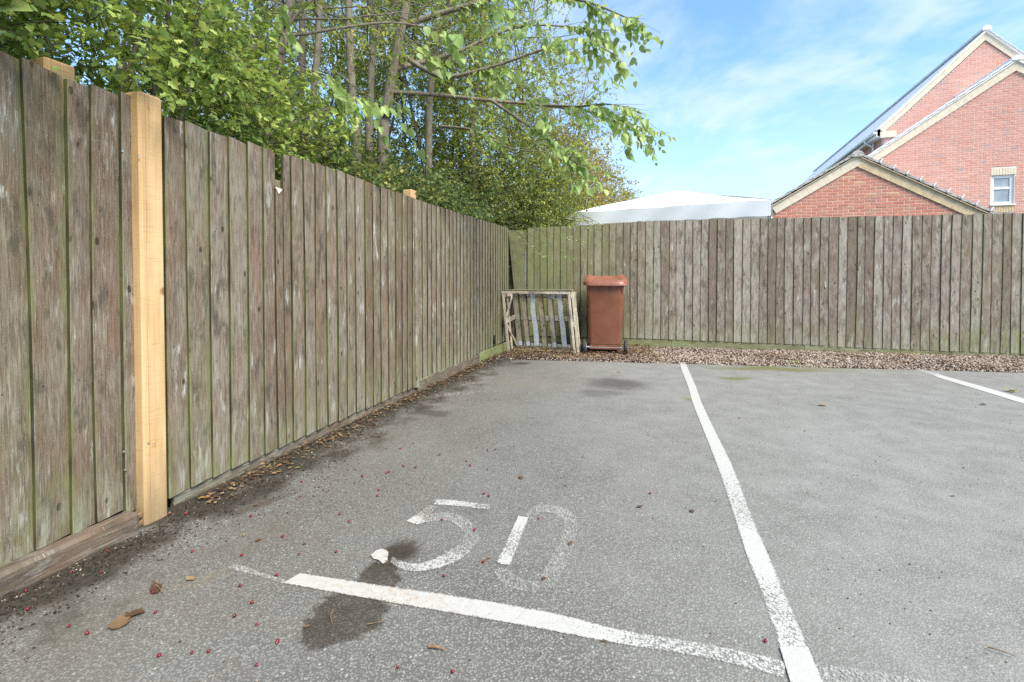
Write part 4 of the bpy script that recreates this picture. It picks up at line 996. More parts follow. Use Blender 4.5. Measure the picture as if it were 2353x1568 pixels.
for sg in (-1, 1):
    a, b = (sg * (rhw + .05), eav - .12), (0, rz - .075)
    rake_strip('verge_band', ho, RO, a, b, .0, .20, -.05, .0, M['buffpale'], seg=.9, gap=.004)
    rake_strip('verge_trim', ho, RO, a, b, -.03, .0, -.10, .02, M['white'])
# stone kneeler under the eave
slab('kneeler', ho, [(-rhw - .02, eav - .46), (-rhw + .50, eav - .46), (-rhw + .50, eav - .22), (-rhw - .02, eav - .22)], RO, -.06, .0, M['buffpale'])
rr = slab('roof', ho, [(-rhw - .18, eav - .15), (0, rz), (rhw + .18, eav - .15), (rhw + .18, eav - .20), (0, rz - .05), (-rhw - .18, eav - .20)], RO, -.10, rl, M['slate2'])
ncourse = 15
for i in range(ncourse):
    f0, f1 = i / ncourse, (i + 1) / ncourse
    for sg in (-1, 1):
        t0, z0_ = sg * (rhw + .20) * (1 - f0), eav - .17 + (rz - eav + .17) * f0; t1, z1_ = sg * (rhw + .20) * (1 - f1), eav - .17 + (rz - eav + .17) * f1
        slab('tile_course', rr, [(t0, z0_ + .012), (t0, z0_ + .030), (t1, z1_ + .024), (t1, z1_ + .005)], RO, -.13, rl, M['slate2'])
Pr, Fr = loft([[hp(RO, .14 * math.cos(a), y, rz + .02 + .12 * math.sin(a)) for a in np.linspace(0, math.pi, 8)] + [hp(RO, -.14, y, rz - .02), hp(RO, .14, y, rz - .02)] for y in (-.14, rl)]); mobj('ridge_tile', Pr, Fr, M['slate2'], rr)
# gutter, fascia, downpipe on the long side
gt = -rhw - .24
slab('fascia', ho, [(-rhw - .14, eav - .40), (-rhw - .11, eav - .40), (-rhw - .11, eav - .20), (-rhw - .14, eav - .20)], RO, -.02, rl, M['white'])
slab('soffit', ho, [(-rhw - .11, eav - .40), (-rhw + .12, eav - .40), (-rhw + .12, eav - .385), (-rhw - .11, eav - .385)], RO, -.02, rl, M['white'])
V_, F_ = tubes([[hp(RO, gt + .03, -.06, eav - .24), hp(RO, gt + .03, rl, eav - .24)]], [np.full(2, .06)], 10); mobj('gutter', V_, F_, M['white'], ho, smooth=True); disc('gutter_cap', hp(RO, gt + .03, -.058, eav - .24), np.append(-HY_, 0), .061, .006, M['white'], ho, 12)
V_, F_ = tubes([smooth_path([hp(RO, gt + .03, 1.0, eav - .28), hp(RO, gt + .03, 1.0, eav - .38), hp(RO, -rhw + .05, 1.0, eav - .58), hp(RO, -rhw + .06, 1.0, eav - .75), hp(RO, -rhw + .06, 1.0, 2.0), hp(RO, -rhw + .06, 1.0, .0)], 24)], [np.full(24, .038)], 8); mobj('downpipe', V_, F_, M['white'], ho, smooth=True)
sw = slab('window', ho, [(-rhw + .09, eav - 1.75), (-rhw + .121, eav - 1.75), (-rhw + .121, eav - .75), (-rhw + .09, eav - .75)], RO, 2.0, 3.3, M['white'])
slab('pane', sw, [(-rhw + .08, eav - 1.66), (-rhw + .089, eav - 1.66), (-rhw + .089, eav - .84), (-rhw + .08, eav - .84)], RO, 2.08, 2.62, M['glass']); slab('pane', sw, [(-rhw + .08, eav - 1.66), (-rhw + .089, eav - 1.66), (-rhw + .089, eav - .84), (-rhw + .08, eav - .84)], RO, 2.70, 3.22, M['glass'])

# ---------------------------------------------------------------- gravel, litter
ICO_V = []; _p = (1 + 5 ** .5) / 2
for a, b in ((-1, _p), (1, _p), (-1, -_p), (1, -_p)): ICO_V += [(a, b, 0), (0, a, b), (b, 0, a)]
ICO_V = np.array(ICO_V) / math.sqrt(1 + _p * _p)
def _hull():
    F = []
    for i in range(12):
        for j in range(i + 1, 12):
            for k in range(j + 1, 12):
                a, b, c = ICO_V[i], ICO_V[j], ICO_V[k]
                if max(np.linalg.norm(a - b), np.linalg.norm(b - c), np.linalg.norm(a - c)) < 1.1:
                    F.append((i, j, k) if np.dot(np.cross(b - a, c - a), a) > 0 else (i, k, j))
    return np.array(F)
ICO_F = _hull()
def scatter(templ_v, templ_f, pos, size, yaw=None, tilt=1.0, squash=(1, 1, 1), jitter=0.0):
    """copies of one small template, each turned at random -> V, F"""
    N_ = len(pos); k = len(templ_v)
    A = rng.normal(size=(N_, 3)); 
    q = np.concatenate([np.ones((N_, 1)) * (1.2 / max(tilt, .05)), rng.normal(size=(N_, 3)) * np.array([1, 1, 1])], 1)
    q[:, 3] += rng.normal(size=N_) * 4
    if tilt < 1: q[:, 1:3] *= tilt * .5
    q /= np.linalg.norm(q, axis=1, keepdims=True); w_, x, y, z = q.T
    Rm = np.stack([np.stack([1 - 2 * (y * y + z * z), 2 * (x * y - z * w_), 2 * (x * z + y * w_)], -1), np.stack([2 * (x * y + z * w_), 1 - 2 * (x * x + z * z), 2 * (y * z - x * w_)], -1), np.stack([2 * (x * z - y * w_), 2 * (y * z + x * w_), 1 - 2 * (x * x + y * y)], -1)], 1)
    sq = np.asarray(squash) * (1 + rng.uniform(-.25, .25, size=(N_, 3)))
    tv = templ_v[None] * sq[:, None, :] * np.asarray(size)[:, None, None]
    if jitter: tv = tv * (1 + rng.uniform(-jitter, jitter, size=tv.shape[:2]))[..., None]
    V = np.einsum('nij,nkj->nki', Rm, tv) + np.asarray(pos)[:, None, :]
    F = templ_f[None] + (np.arange(N_) * k)[:, None, None]
    return V.reshape(-1, 3), F.reshape(-1, templ_f.shape[1]), k
def strip_points(n_, q0, q1, pw=1.0):
    q = rng.uniform(q0, q1, n_); f = rng.uniform(0, 1, n_) ** pw
    a = GE0[None] + GED[None] * q[:, None]; d_ = BF1[None] - a; tt = (d_ @ (-BN)) / 1.0
    b = a + (-BN)[None] * tt[:, None]
    return a * (1 - f[:, None]) + b * f[:, None], f
NG = 24000
pts, f = strip_points(NG, -.35, 7.2)
keep = (np.dot(pts - LF0, LN) > .05)
pts = pts[keep]; f = f[keep]; n_ = len(pts)
zz = .002 + .010 * np.clip(f * 5, 0, 1) + .004 * np.sin(pts[:, 0] * 5) + rng.uniform(-.006, .008, n_)
V_, F_, k = scatter(ICO_V, ICO_F, np.column_stack([pts, zz]), rng.uniform(.006, .0135, n_), squash=(1.15, .95, .7), jitter=.18)
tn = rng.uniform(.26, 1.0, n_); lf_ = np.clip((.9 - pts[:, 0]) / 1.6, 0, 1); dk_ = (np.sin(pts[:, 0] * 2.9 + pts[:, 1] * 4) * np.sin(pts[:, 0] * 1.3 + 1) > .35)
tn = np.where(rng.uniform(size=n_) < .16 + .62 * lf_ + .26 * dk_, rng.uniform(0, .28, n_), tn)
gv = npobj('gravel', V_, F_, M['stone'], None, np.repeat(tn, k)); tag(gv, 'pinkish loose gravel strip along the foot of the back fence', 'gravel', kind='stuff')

LEAF4_V = np.array([(0, 0, 0), (-.30, .45, .07), (.30, .45, .07), (0, 1, -.05)]); LEAF4_F = np.array([(0, 2, 3), (0, 3, 1)])
def mkleaf(outline, fold=.10, curl=-.08, ridge=None):
    """outline: right-hand half points (x,y) base to tip -> folded leaf"""
    L_ = [(0, 0, 0)]; Rr = []; n_ = len(outline)
    mid_y = [p[1] for p in outline]
    V = [(0, 0, 0), (0, 1, curl)]
    F = []
    mids = []
    for (x, y) in outline: V.append((x, y, fold * x * 2 + curl * y * y)); V.append((-x, y, fold * x * 2 + curl * y * y)); V.append((0, y if ridge is None else y * ridge, curl * y * y)); mids.append(len(V) - 1)
    for i in range(n_):
        r, l, m_ = 2 + 3 * i, 3 + 3 * i, 4 + 3 * i
        if i == 0: F += [(0, r, m_), (0, m_, l)]
        else: pr, pl, pm = r - 3, l - 3, m_ - 3; F += [(pm, pr, r), (pm, r, m_), (pm, m_, l), (pm, l, pl)]
    r, l, m_ = 2 + 3 * (n_ - 1), 3 + 3 * (n_ - 1), 4 + 3 * (n_ - 1); F += [(m_, r, 1), (m_, 1, l)]
    return np.array(V, float), np.array(F)
LEAF_OVAL = mkleaf([(.24, .25), (.30, .55), (.16, .83)])
LEAF_HEART = mkleaf([(.30, .06), (.42, .30), (.34, .62), (.13, .88)], fold=.12, curl=-.14)
LEAF_HAW = mkleaf([(.12, .18), (.38, .36), (.22, .48), (.34, .70), (.16, .82)], fold=.10, curl=-.06)
LEAF_BIG = mkleaf([(.28, .02), (.50, .25), (.34, .42), (.45, .62), (.20, .78)], fold=.10, curl=-.10)

# dead leaves among the gravel, thick in the corner and along the left fence
def litter(name, pts3, size, mat, label, cat, tlo=0, thi=1, templ=LEAF_OVAL, tilt=.5):
    V_, F_, k = scatter(templ[0] - np.array([0, .5, 0]), templ[1], pts3, size, tilt=tilt)
    o = npobj(name, V_, F_, mat, None, np.repeat(rng.uniform(tlo, thi, len(pts3)), k)); return tag(o, label, cat, kind='stuff')
P1, f1 = strip_points(6500, -.3, 1.75); z1_ = .026 + rng.uniform(0, .03, len(P1))
P2, f2 = strip_points(2200, 1.6, 7.0); z2_ = .022 + rng.uniform(0, .015, len(P2))
# the fence foot
ss = rng.uniform(0, 1, 1900) ** 1.1 * 4.6 + .06; dd = np.abs(rng.normal(0, .10, 1900)) + .03 + .03 * np.sin(ss * 7)
P3 = LF0[None] + LE[None] * ss[:, None] + LN[None] * dd[:, None]; z3_ = np.clip(.022 - dd * .1, .004, .03) + rng.uniform(0, .012, len(P3))
allp = np.concatenate([np.column_stack([P1, z1_]), np.column_stack([P2, z2_]), np.column_stack([P3, z3_])])
keep = np.dot(allp[:, :2] - LF0, LN) > .04; allp = allp[keep]
litter('leaf_litter', allp, rng.uniform(.3, 1.0, len(allp)) ** 1.6 * .030 * np.where(allp[:, 1] > 5.2, 1.45, 1.0), M['leaf_litter'], 'dry brown leaf litter lying along the fence foot and gravel', 'leaf litter')
# crumbs of soil along the fence
ss = rng.uniform(-.9, 4.6, 9000); dd = np.abs(rng.normal(0, .17, 9000)) * (1 + .4 * np.sin(ss * 3.1)) + .03; dd = np.where(ss < -.1, dd + .07, dd)
P4 = LF0[None] + LE[None] * ss[:, None] + LN[None] * dd[:, None]
V_, F_, k = scatter(ICO_V, ICO_F, np.column_stack([P4, np.full(len(P4), .001)]), rng.uniform(.0012, .0048, len(P4)), squash=(1.3, .9, .6), jitter=.25)
o = npobj('soil_crumbs', V_, F_, M['crumb'], None, np.repeat(rng.uniform(0, 1, len(P4)) ** 2.4, k)); tag(o, 'dark soil crumbs and grit beside the left fence', 'soil', kind='stuff')
# grit thinly spread on the tarmac
gx = rng.uniform(-1.9, 6.0, 2600); gy = rng.uniform(1.1, 6.1, 2600); g2 = np.column_stack([gx, gy]); keep = np.dot(g2 - LF0, LN) > .1; g2 = g2[keep]
V_, F_, k = scatter(ICO_V, ICO_F, np.column_stack([g2, np.full(len(g2), .001)]), rng.uniform(.0010, .0034, len(g2)), squash=(1.2, .9, .7), jitter=.2)
o = npobj('grit', V_, F_, M['crumb'], None, np.repeat(rng.uniform(.2, 1, len(g2)), k)); tag(o, 'fine loose grit scattered over the tarmac', 'grit', kind='stuff')

# red berries: every one its own thing, all alike
def uvsphere(r, seg=10, ring=7, sq=1.0):
    P, F = [], []
    rings = [[(r * math.sin(math.pi * i / ring) * math.cos(2 * math.pi * j / seg), r * math.sin(math.pi * i / ring) * math.sin(2 * math.pi * j / seg), -r * sq * math.cos(math.pi * i / ring)) for j in range(seg)] for i in range(ring + 1)]
    return loft(rings)
P, F = uvsphere(.0050, sq=1.12); bm_ = pymesh('berry', P, F, M['berry'], smooth=True)
P, F = loft([[(.0012 * math.cos(a), .0012 * math.sin(a), .006) for a in np.linspace(0, 2 * math.pi, 5)[:-1]], [(.0022 * math.cos(a), .0022 * math.sin(a), .0082) for a in np.linspace(0, 2 * math.pi, 5)[:-1]]]); ct_ = pymesh('calyx', P, F, M['twig'])
bp = []
for z, (ox, oy, s_) in (([(1155, 47), (1265, 47), (1700, 62), (2305, 47), (725, 297), (1303, 303), (1920, 203), (1640, 328), (2027, 322), (2280, 305), (485, 440), (687, 443), (175, 568), (1040, 582), (1877, 463), (1630, 535), (187, 693), (467, 808), (1710, 650), (1742, 797), (1592, 740), (1883, 915), (1080, 1010), (1303, 987), (1415, 980), (1740, 1072), (1055, 715), (590, 860)], (0, 1900, 1.81)), ([(450, 35), (510, 85), (505, 107), (365, 173), (400, 200), (863, 232), (750, 400), (580, 735), (782, 752), (895, 350), (1508, 98), (1932, 640), (742, 195), (1098, 190), (898, 98)], (900, 1750, .9804)), ([(895, 935), (885, 1027), (1130, 1138), (1190, 1185), (1380, 985), (1370, 1023), (1272, 898), (1427, 880), (1443, 873), (1537, 838), (1530, 832), (1610, 845), (1515, 727), (1930, 805), (1955, 833), (2065, 858), (2065, 735), (2115, 732), (2232, 713), (1155, 740), (1600, 693), (2040, 1010), (2072, 1025), (330, 1050), (165, 1137), (65, 1137)], (600, 1250, 1.681))):
    for (x, y) in z: bp.append(((ox + x / s_) / 1.632, (oy + y / s_) / 1.632))
for (x, y) in bp:
    g = ground(x, y, .006); s_ = rng.uniform(.80, 1.15)
    o = bpy.data.objects.new('red_berry', bm_); o.location = (g[0], g[1], .006 * s_); o.scale = (s_,) * 3; o.rotation_euler = (rng.uniform(.6, 2.2), 0, rng.uniform(0, 6.28)); link(o)
    tag(o, 'small fallen red berry lying on the tarmac', 'berry', 'red berries scattered on the tarmac')
    c_ = bpy.data.objects.new('calyx', ct_); col.objects.link(c_); c_.parent = o

def one_leaf(px, size, tone, label, yaw, templ=LEAF_OVAL, z=.004, curl=1.0, group=None, name='fallen_leaf'):
    g = ground(*px, z); V = (templ[0] - np.array([0, .5, 0])) * size; V[:, 2] = np.abs(V[:, 2]) * curl + rng.uniform(0, .1, len(V)) * size * .6
    c_, s_ = math.cos(yaw), math.sin(yaw); X = V[:, 0] * c_ - V[:, 1] * s_ + g[0]; Y = V[:, 0] * s_ + V[:, 1] * c_ + g[1]
    o = npobj(name, np.column_stack([X, Y, V[:, 2] + z]), templ[1], M['leaf_litter'], None, np.full(len(V), tone)); return tag(o, label, 'leaf', group)
one_leaf((275, 1432), .060, .55, 'crumpled green and brown leaf on the tarmac near the sleeper', .6, LEAF_BIG, curl=1.6)
one_leaf((310, 1412), .055, .25, 'curled dark brown leaf touching the crumpled green leaf', 1.9, LEAF_OVAL, curl=2.5)
one_leaf((358, 1355), .06, .20, 'thin dark rolled leaf near the line end', .8, LEAF_OVAL, curl=3.0)
one_leaf((437, 1330), .04, .72, 'small pale tan leaf left of the white line end', 1.2)
one_leaf((1197, 1098), .045, .45, 'curled brown leaf on the tarmac above the painted number', .4, LEAF_HAW, curl=2.0)
one_leaf((1890, 932), .075, .70, 'small brown leaf lying in the middle of the right bay', 1.5, LEAF_OVAL, curl=2.0)
one_leaf((2322, 900), .08, .98, 'pale green leaf standing up near the far right line', .3, LEAF_HEART, curl=3.0)
one_leaf((1422, 855), .06, .99, 'small yellow-green leaf on the tarmac in front of the bin', 1.2)
one_leaf((675, 1012), .055, .90, 'orange leaf in the litter at the fence foot', .9, LEAF_HAW, z=.02, curl=1.6)
one_leaf((2260, 930), .06, .25, 'thin dark leaf on the tarmac inside the far right bay', 1.5, LEAF_OVAL, curl=2.5)
for i, (x, y) in enumerate(((640, 1085), (593, 1242), (820, 992), (1010, 1045), (1060, 905), (560, 1230), (1225, 960), (1340, 1050), (1490, 1000), (1300, 1115), (1470, 1165), (1590, 1175), (705, 1440), (1250, 1330), (1310, 1250), (700, 1250), (1700, 960), (1850, 990), (2190, 1140), (2215, 1075))):
    one_leaf((x, y), rng.uniform(.016, .034), rng.uniform(.1, .8), 'small scrap of dry leaf on the tarmac', rng.uniform(0, 6), [LEAF_OVAL, LEAF_HAW][i % 2], curl=2.0, group='leaf scraps on the tarmac', name='leaf_scrap')
def twig(pxs, r, label):
    pts = [ground(x, y, .004) + np.array([0, 0, .004 + .004 * (i % 2)]) for i, (x, y) in enumerate(pxs)]
    V_, F_ = tubes([smooth_path(pts, 12)], [np.linspace(r, r * .4, 12)], 5); return tag(npobj('twig', V_, F_, M['twig'], smooth=True), label, 'twig')
twig([(766, 1405), (760, 1422), (765, 1440)], .0022, 'short curved tan twig lying on the oil stain')
twig([(1128, 1282), (1112, 1290), (1098, 1300)], .0028, 'pale straight twig between the digits five and zero')
twig([(985, 1488), (1005, 1493), (1024, 1496)], .005, 'chunky broken twig on the tarmac below the front line')
twig([(1385, 1474), (1398, 1480)], .003, 'dark twig stuck to the edge of the front line')
twig([(348, 1345), (362, 1352), (374, 1365)], .003, 'thin dark twig beside a berry near the sleeper')
twig([(2270, 1490), (2300, 1502), (2335, 1512)], .0022, 'long thin dark twig in the right bay foreground')
twig([(845, 1437), (885, 1433)], .0016, 'straw-thin stalk lying across the right of the oil stain')
# a tuft of weed in the gravel
wd = tag(empty('weed', tuple(ground(1825, 832, .03))), 'small bright green weed growing at the gravel edge', 'weed')
g = ground(1825, 832, .03); pp = g[None] + rng.normal(0, 1, (26, 3)) * np.array([.05, .025, .008]); V_, F_, k = scatter(LEAF_OVAL[0], LEAF_OVAL[1], pp, rng.uniform(.02, .045, 26), tilt=.9)
npobj('leaves', V_, F_, M['leaf_lime'], wd, np.repeat(rng.uniform(.3, 1, 26), k))
# snails at the foot of the new post
for i, (x, y) in enumerate(((319, 1186), (321, 1206))):
    p = on_vplane(x, y, LF0 + LN * .045, LN); P, F = [], []
    pth = np.array([[p[0] + LE[0] * .011 * math.cos(a) * (1 - a / 16), p[1] + LE[1] * .011 * math.cos(a) * (1 - a / 16), max(.010, p[2]) + .011 * math.sin(a) * (1 - a / 16)] for a in np.linspace(0, 12, 34)]) + np.array([*LN, 0]) * np.linspace(0, .008, 34)[:, None]
    V_, F_ = tubes([pth], [np.linspace(.0075, .002, 34)], 7); tag(npobj('snail', V_, F_, M['twig'], smooth=True), ['upper brown snail shell beside the foot of the new post', 'lower brown snail shell beside the foot of the new post'][i], 'snail')

# ---------------------------------------------------------------- trees and bushes
UP = np.array([0, 0, 1.0])
def unit(a): return a / (np.linalg.norm(a, axis=-1, keepdims=True) + 1e-9)
def leaf_array(pos, axis, nrm, size, templ):
    Y = unit(axis); X = unit(np.cross(Y, nrm)); Z = np.cross(X, Y); tv, tf = templ; k = len(tv)
    V = pos[:, None, :] + size[:, None, None] * (tv[None, :, 0:1] * X[:, None, :] + tv[None, :, 1:2] * Y[:, None, :] + tv[None, :, 2:3] * Z[:, None, :])
    return V.reshape(-1, 3), (tf[None] + (np.arange(len(pos)) * k)[:, None, None]).reshape(-1, 3), k
def twig_leaves(S, D, L, n, size, hang=.3, spread=.8, wild=.45):
    """n leaves along each twig (S start, D unit direction, L length)"""
    T = len(S); t_ = (np.arange(n) + .6)[None] / n + rng.uniform(-.06, .06, (T, n))
    pos = S[:, None] + D[:, None] * (L[:, None] * t_)[..., None]; pos[..., 2] -= (hang * .25 * L[:, None] * t_ ** 2)
    side = unit(np.cross(D, UP + rng.normal(0, .4, (T, 3)))); sg = np.where((np.arange(n) % 2) == 0, 1, -1)
    ax = D[:, None] * .55 + side[:, None] * (sg * spread)[None, :, None] + rng.normal(0, wild, (T, n, 3)); ax[..., 2] -= hang
    nr = UP[None, None] + rng.normal(0, .55, (T, n, 3))
    return pos.reshape(-1, 3), ax.reshape(-1, 3), nr.reshape(-1, 3), (size * rng.uniform(.42, 1.18, T * n))
def lump(p, fr=1.0, ph=0.0):
    x, y, z = p.T * fr; return (np.sin(x * 2.1 + ph) * np.sin(y * 1.7 + 1.3 * ph) + np.sin(z * 2.6 + x * 1.3 + ph * 2) + np.sin(y * 3.1 - z * 1.9 + ph)) / 3
def wander(p0, d0, L, n, wob=.12, up=.0):
    P = [np.asarray(p0, float)]; d_ = unit(np.asarray(d0, float))
    for i in range(n): d_ = unit(d_ + rng.normal(0, wob, 3) + UP * up); P.append(P[-1] + d_ * L / n)
    return np.array(P)
class Plant:
    def __init__(self, name, base, label, cat, group=None):
        self.root = tag(empty(name, tuple(base)), label, cat, group); self.wood = []; self.rad = []; self.tw = []; self.tr = []; self.L = []; self.base = np.asarray(base, float)
    def stem(self, pts, r0, r1, n=14):
        P = smooth_path(pts, n); self.wood.append(P); self.rad.append(np.linspace(r0, r1, len(P))); return P
    def limb(self, p0, d0, L, r, n=8, wob=.12, up=.03):
        P = wander(p0, d0, L, n, wob, up); self.wood.append(P); self.rad.append(np.linspace(r, r * .25, len(P))); return P
    def twigs(self, S, D, L, r=.003, draw=1.0):
        m_ = rng.uniform(size=len(S)) < draw
        for s_, d_, l in zip(S[m_], D[m_], L[m_]):
            mid = s_ + d_ * l * .5 + rng.normal(0, .03, 3) * l; e_ = s_ + d_ * l; self.tw.append(np.array([s_, mid, e_])); self.tr.append(np.array([r, r * .7, r * .3]))
    def leaves(self, S, D, L, n, size, **kw): self.L.append(twig_leaves(S, D, L, n, size, **kw))
    def done(self, bark, leafm, templ, tone=(0, 1), twigm=None, tonefn=None, wsides=8):
        if self.wood:
            V, F = tubes(self.wood, self.rad, wsides); npobj('trunk', V, F, bark, self.root, smooth=True)
        if self.tw:
            V, F = tubes(self.tw, self.tr, 3); npobj('twigs', V, F, twigm or bark, self.root)['kind'] = 'stuff'
        if self.L:
            p, a, n_, s_ = (np.concatenate(x) for x in zip(*self.L)); tn = rng.uniform(*tone, len(p)); tn = np.clip(tn + .18 * lump(p, 2.2), 0, np.where(rng.uniform(size=len(p)) < .02, 1.0, .94))
            tv = templ[0].copy(); tv[:, 2] = np.abs(tv[:, 0]) * .55 - .30 * tv[:, 1] ** 2; tv[:, 0] *= .82      # half of the leaves are folded and curled
            h_ = len(p) // 2; o_ = rng.permutation(len(p)); a1, a2 = o_[:h_], o_[h_:]
            V, F, k = leaf_array(p[a1], a[a1], n_[a1], s_[a1], templ); V2, F2, _ = leaf_array(p[a2], a[a2], n_[a2], s_[a2], (tv, templ[1]))
            npobj('crown', np.vstack([V, V2]), np.vstack([F, F2 + len(V)]), leafm, self.root, np.repeat(np.concatenate([tn[a1], tn[a2]]), k))['kind'] = 'stuff'
        return self.root
def along(P, n, t0=.25, t1=1.0):
    q = rng.uniform(t0, t1, n) * (len(P) - 1.001); i = q.astype(int); f = (q - i)[:, None]; T = unit(P[np.minimum(i + 1, len(P) - 1)] - P[i]); return P[i] * (1 - f) + P[i + 1] * f, T
def outdir(T, spread=1.0, up=.2):
    d_ = T * .5 + rng.normal(0, spread, T.shape); d_[:, 2] += up; return unit(d_)

def crown_on(pl, limbs, per_limb, twig_len, nleaf, size, draw=.5, up=.15, gap=None, hang=.3, keepfn=None, r=.003, sub=4, subL=.5):
    """secondary branches and leafy twigs over a list of limb paths"""
    for P in limbs:
        Ls = np.linalg.norm(P[-1] - P[0]); subs = [P]
        for j in range(sub):
            s_, T = along(P, 1, .25, .95); d_ = outdir(T, .75, up)[0]; subs.append(pl.limb(s_[0], d_, Ls * subL * rng.uniform(.6, 1.2), .006 + .002 * Ls, 5, .2, .02))
        for Q in subs:
            n = max(3, int(per_limb / len(subs))); S, T = along(Q, n, .15, 1.0); D = outdir(T, .7, up); L = twig_len * rng.uniform(.6, 1.35, n)
            if gap is not None: m_ = lump(S, 1.3, gap) > -.30; S, D, L = S[m_], D[m_], L[m_]
            if keepfn is not None and len(S): m_ = keepfn(S + D * L[:, None]); S, D, L = S[m_], D[m_], L[m_]
            if len(S): pl.twigs(S, D, L, r, draw); pl.leaves(S, D, L, nleaf, size, hang=hang)

def lfp(s, n_, z=0.0): p = LF0 + LE * s - LN * n_; return np.array([p[0], p[1], z])      # a point n_ metres behind the left fence
def behind_fence(m=.03):
    """keep foliage on its own side of the left fence below the fence top"""
    def fn(p): d_ = -((p[:, :2] - LF0) @ LN); return (d_ > m) | (p[:, 2] > 1.86)
    return fn

# hawthorn bushes behind the nearest bays: many stems, lobed leaves, red haws
def bush(name, s, n_, hgt, rad, label, twn, leafn, size, leafm, templ, stems=6, tone=(0, .95), haws=0, group=None, bark='bark_dark', zlo=.9, dense=1.0, lean=(0, 0)):
    b = lfp(s, n_); pl = Plant(name, b, label, 'bush', group)
    for i in range(stems):
        a = rng.uniform(0, 6.28); p1 = b + np.array([math.cos(a), math.sin(a), 0]) * rad * .25; top = b + np.array([math.cos(a) * rad * .6 + lean[0], math.sin(a) * rad * .6 + lean[1], hgt * rng.uniform(.75, 1.0)])
        P = pl.stem([p1 * .7 + b * .3, p1 + UP * hgt * .3 + rng.normal(0, .08, 3), top * .55 + p1 * .45 + UP * hgt * .1 + rng.normal(0, .12, 3), top], .022 * hgt / 3, .006)
    # leafy shell: twigs pointing outwards, mostly near the outside of a lumpy ellipsoid
    m_ = int(twn * 1.7); d_ = unit(rng.normal(size=(m_, 3))); rr_ = rng.uniform(.35, 1.0, m_) ** .5 * (1 + .22 * lump(d_ * 2.2, 1.4, s))
    cen = b + UP * (zlo + (hgt - zlo) * .5) + np.array([*lean, 0]) * .5; ext = np.array([rad, rad, (hgt - zlo) * .58])
    S = cen + d_ * ext * rr_[:, None]; fn = behind_fence()
    D = unit(d_ * .7 + rng.normal(0, .55, S.shape) + UP * .15); L = rng.uniform(.12, .38, m_)
    ok = fn(S) & fn(S + D * L[:, None]) & (S[:, 2] > .3) & (lump(S, 1.9, s * 2.3) > -.42 / dense)
    S, D, L = S[ok][:twn], D[ok][:twn], L[ok][:twn]
    pl.twigs(S, D, L, .0028, .8); pl.leaves(S, D, L, leafn, size, hang=.25, wild=.55)
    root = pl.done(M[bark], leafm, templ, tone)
    if haws:
        idx_ = rng.choice(len(S), haws); hp_ = (S[idx_] + D[idx_] * L[idx_, None])
        for c_ in hp_:
            m2 = rng.integers(2, 6); q = c_[None] + rng.normal(0, .012, (m2, 3)); V, F, k = scatter(ICO_V, ICO_F, q, rng.uniform(.0055, .0075, m2), squash=(1, 1, 1.15)); o = npobj('haw_cluster', V, F, M['berry'], root, smooth=True)
    return root
bush('hawthorn_bush', -1.05, .75, 3.3, 1.05, 'hawthorn bush at the far left edge behind the nearest fence bay', 1700, 13, .052, M['leaf_haw'], LEAF_HAW, haws=10)
bush('hawthorn_bush', .10, .80, 3.25, .95, 'hawthorn bush with red haws above the new pale post', 1700, 13, .053, M['leaf_haw'], LEAF_HAW, haws=24, tone=(.1, 1))
bush('hawthorn_bush', 1.15, .95, 2.75, .90, 'lower hawthorn bush left of the notched board', 1300, 13, .050, M['leaf_haw'], LEAF_HAW, haws=12, tone=(.15, 1))
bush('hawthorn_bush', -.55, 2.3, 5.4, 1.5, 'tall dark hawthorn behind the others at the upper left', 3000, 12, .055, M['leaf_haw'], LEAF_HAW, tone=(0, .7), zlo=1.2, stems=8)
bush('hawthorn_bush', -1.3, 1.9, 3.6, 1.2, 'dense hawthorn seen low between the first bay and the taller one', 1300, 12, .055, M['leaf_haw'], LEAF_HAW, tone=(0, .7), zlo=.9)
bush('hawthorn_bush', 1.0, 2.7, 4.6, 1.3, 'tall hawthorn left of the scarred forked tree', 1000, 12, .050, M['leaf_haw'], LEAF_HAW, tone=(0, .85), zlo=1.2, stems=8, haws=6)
bush('bramble_bush', 2.0, .75, 2.15, .85, 'bramble thicket just past the notched board', 1100, 10, .050, M['leaf_bram'], LEAF_HEART, zlo=.6)
bush('bramble_bush', 3.1, .85, 2.20, .95, 'bramble thicket behind the post cap of the middle bay', 1200, 10, .050, M['leaf_bram'], LEAF_HEART, zlo=.6)
bush('bramble_bush', 4.3, .9, 2.35, 1.0, 'bramble thicket behind the green fence bay', 1200, 10, .050, M['leaf_bram'], LEAF_HEART, zlo=.6)
bush('bramble_bush', 5.6, 1.1, 2.7, 1.1, 'bramble thicket filling the corner behind both fences', 1200, 10, .050, M['leaf_bram'], LEAF_HEART, zlo=.6)
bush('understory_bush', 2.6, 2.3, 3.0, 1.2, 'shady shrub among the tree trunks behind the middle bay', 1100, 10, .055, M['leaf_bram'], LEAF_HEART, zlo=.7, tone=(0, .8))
bush('understory_bush', 4.4, 2.6, 3.2, 1.3, 'shady shrub deeper in behind the green bay', 1200, 10, .055, M['leaf_bram'], LEAF_HEART, zlo=.7, tone=(0, .8))

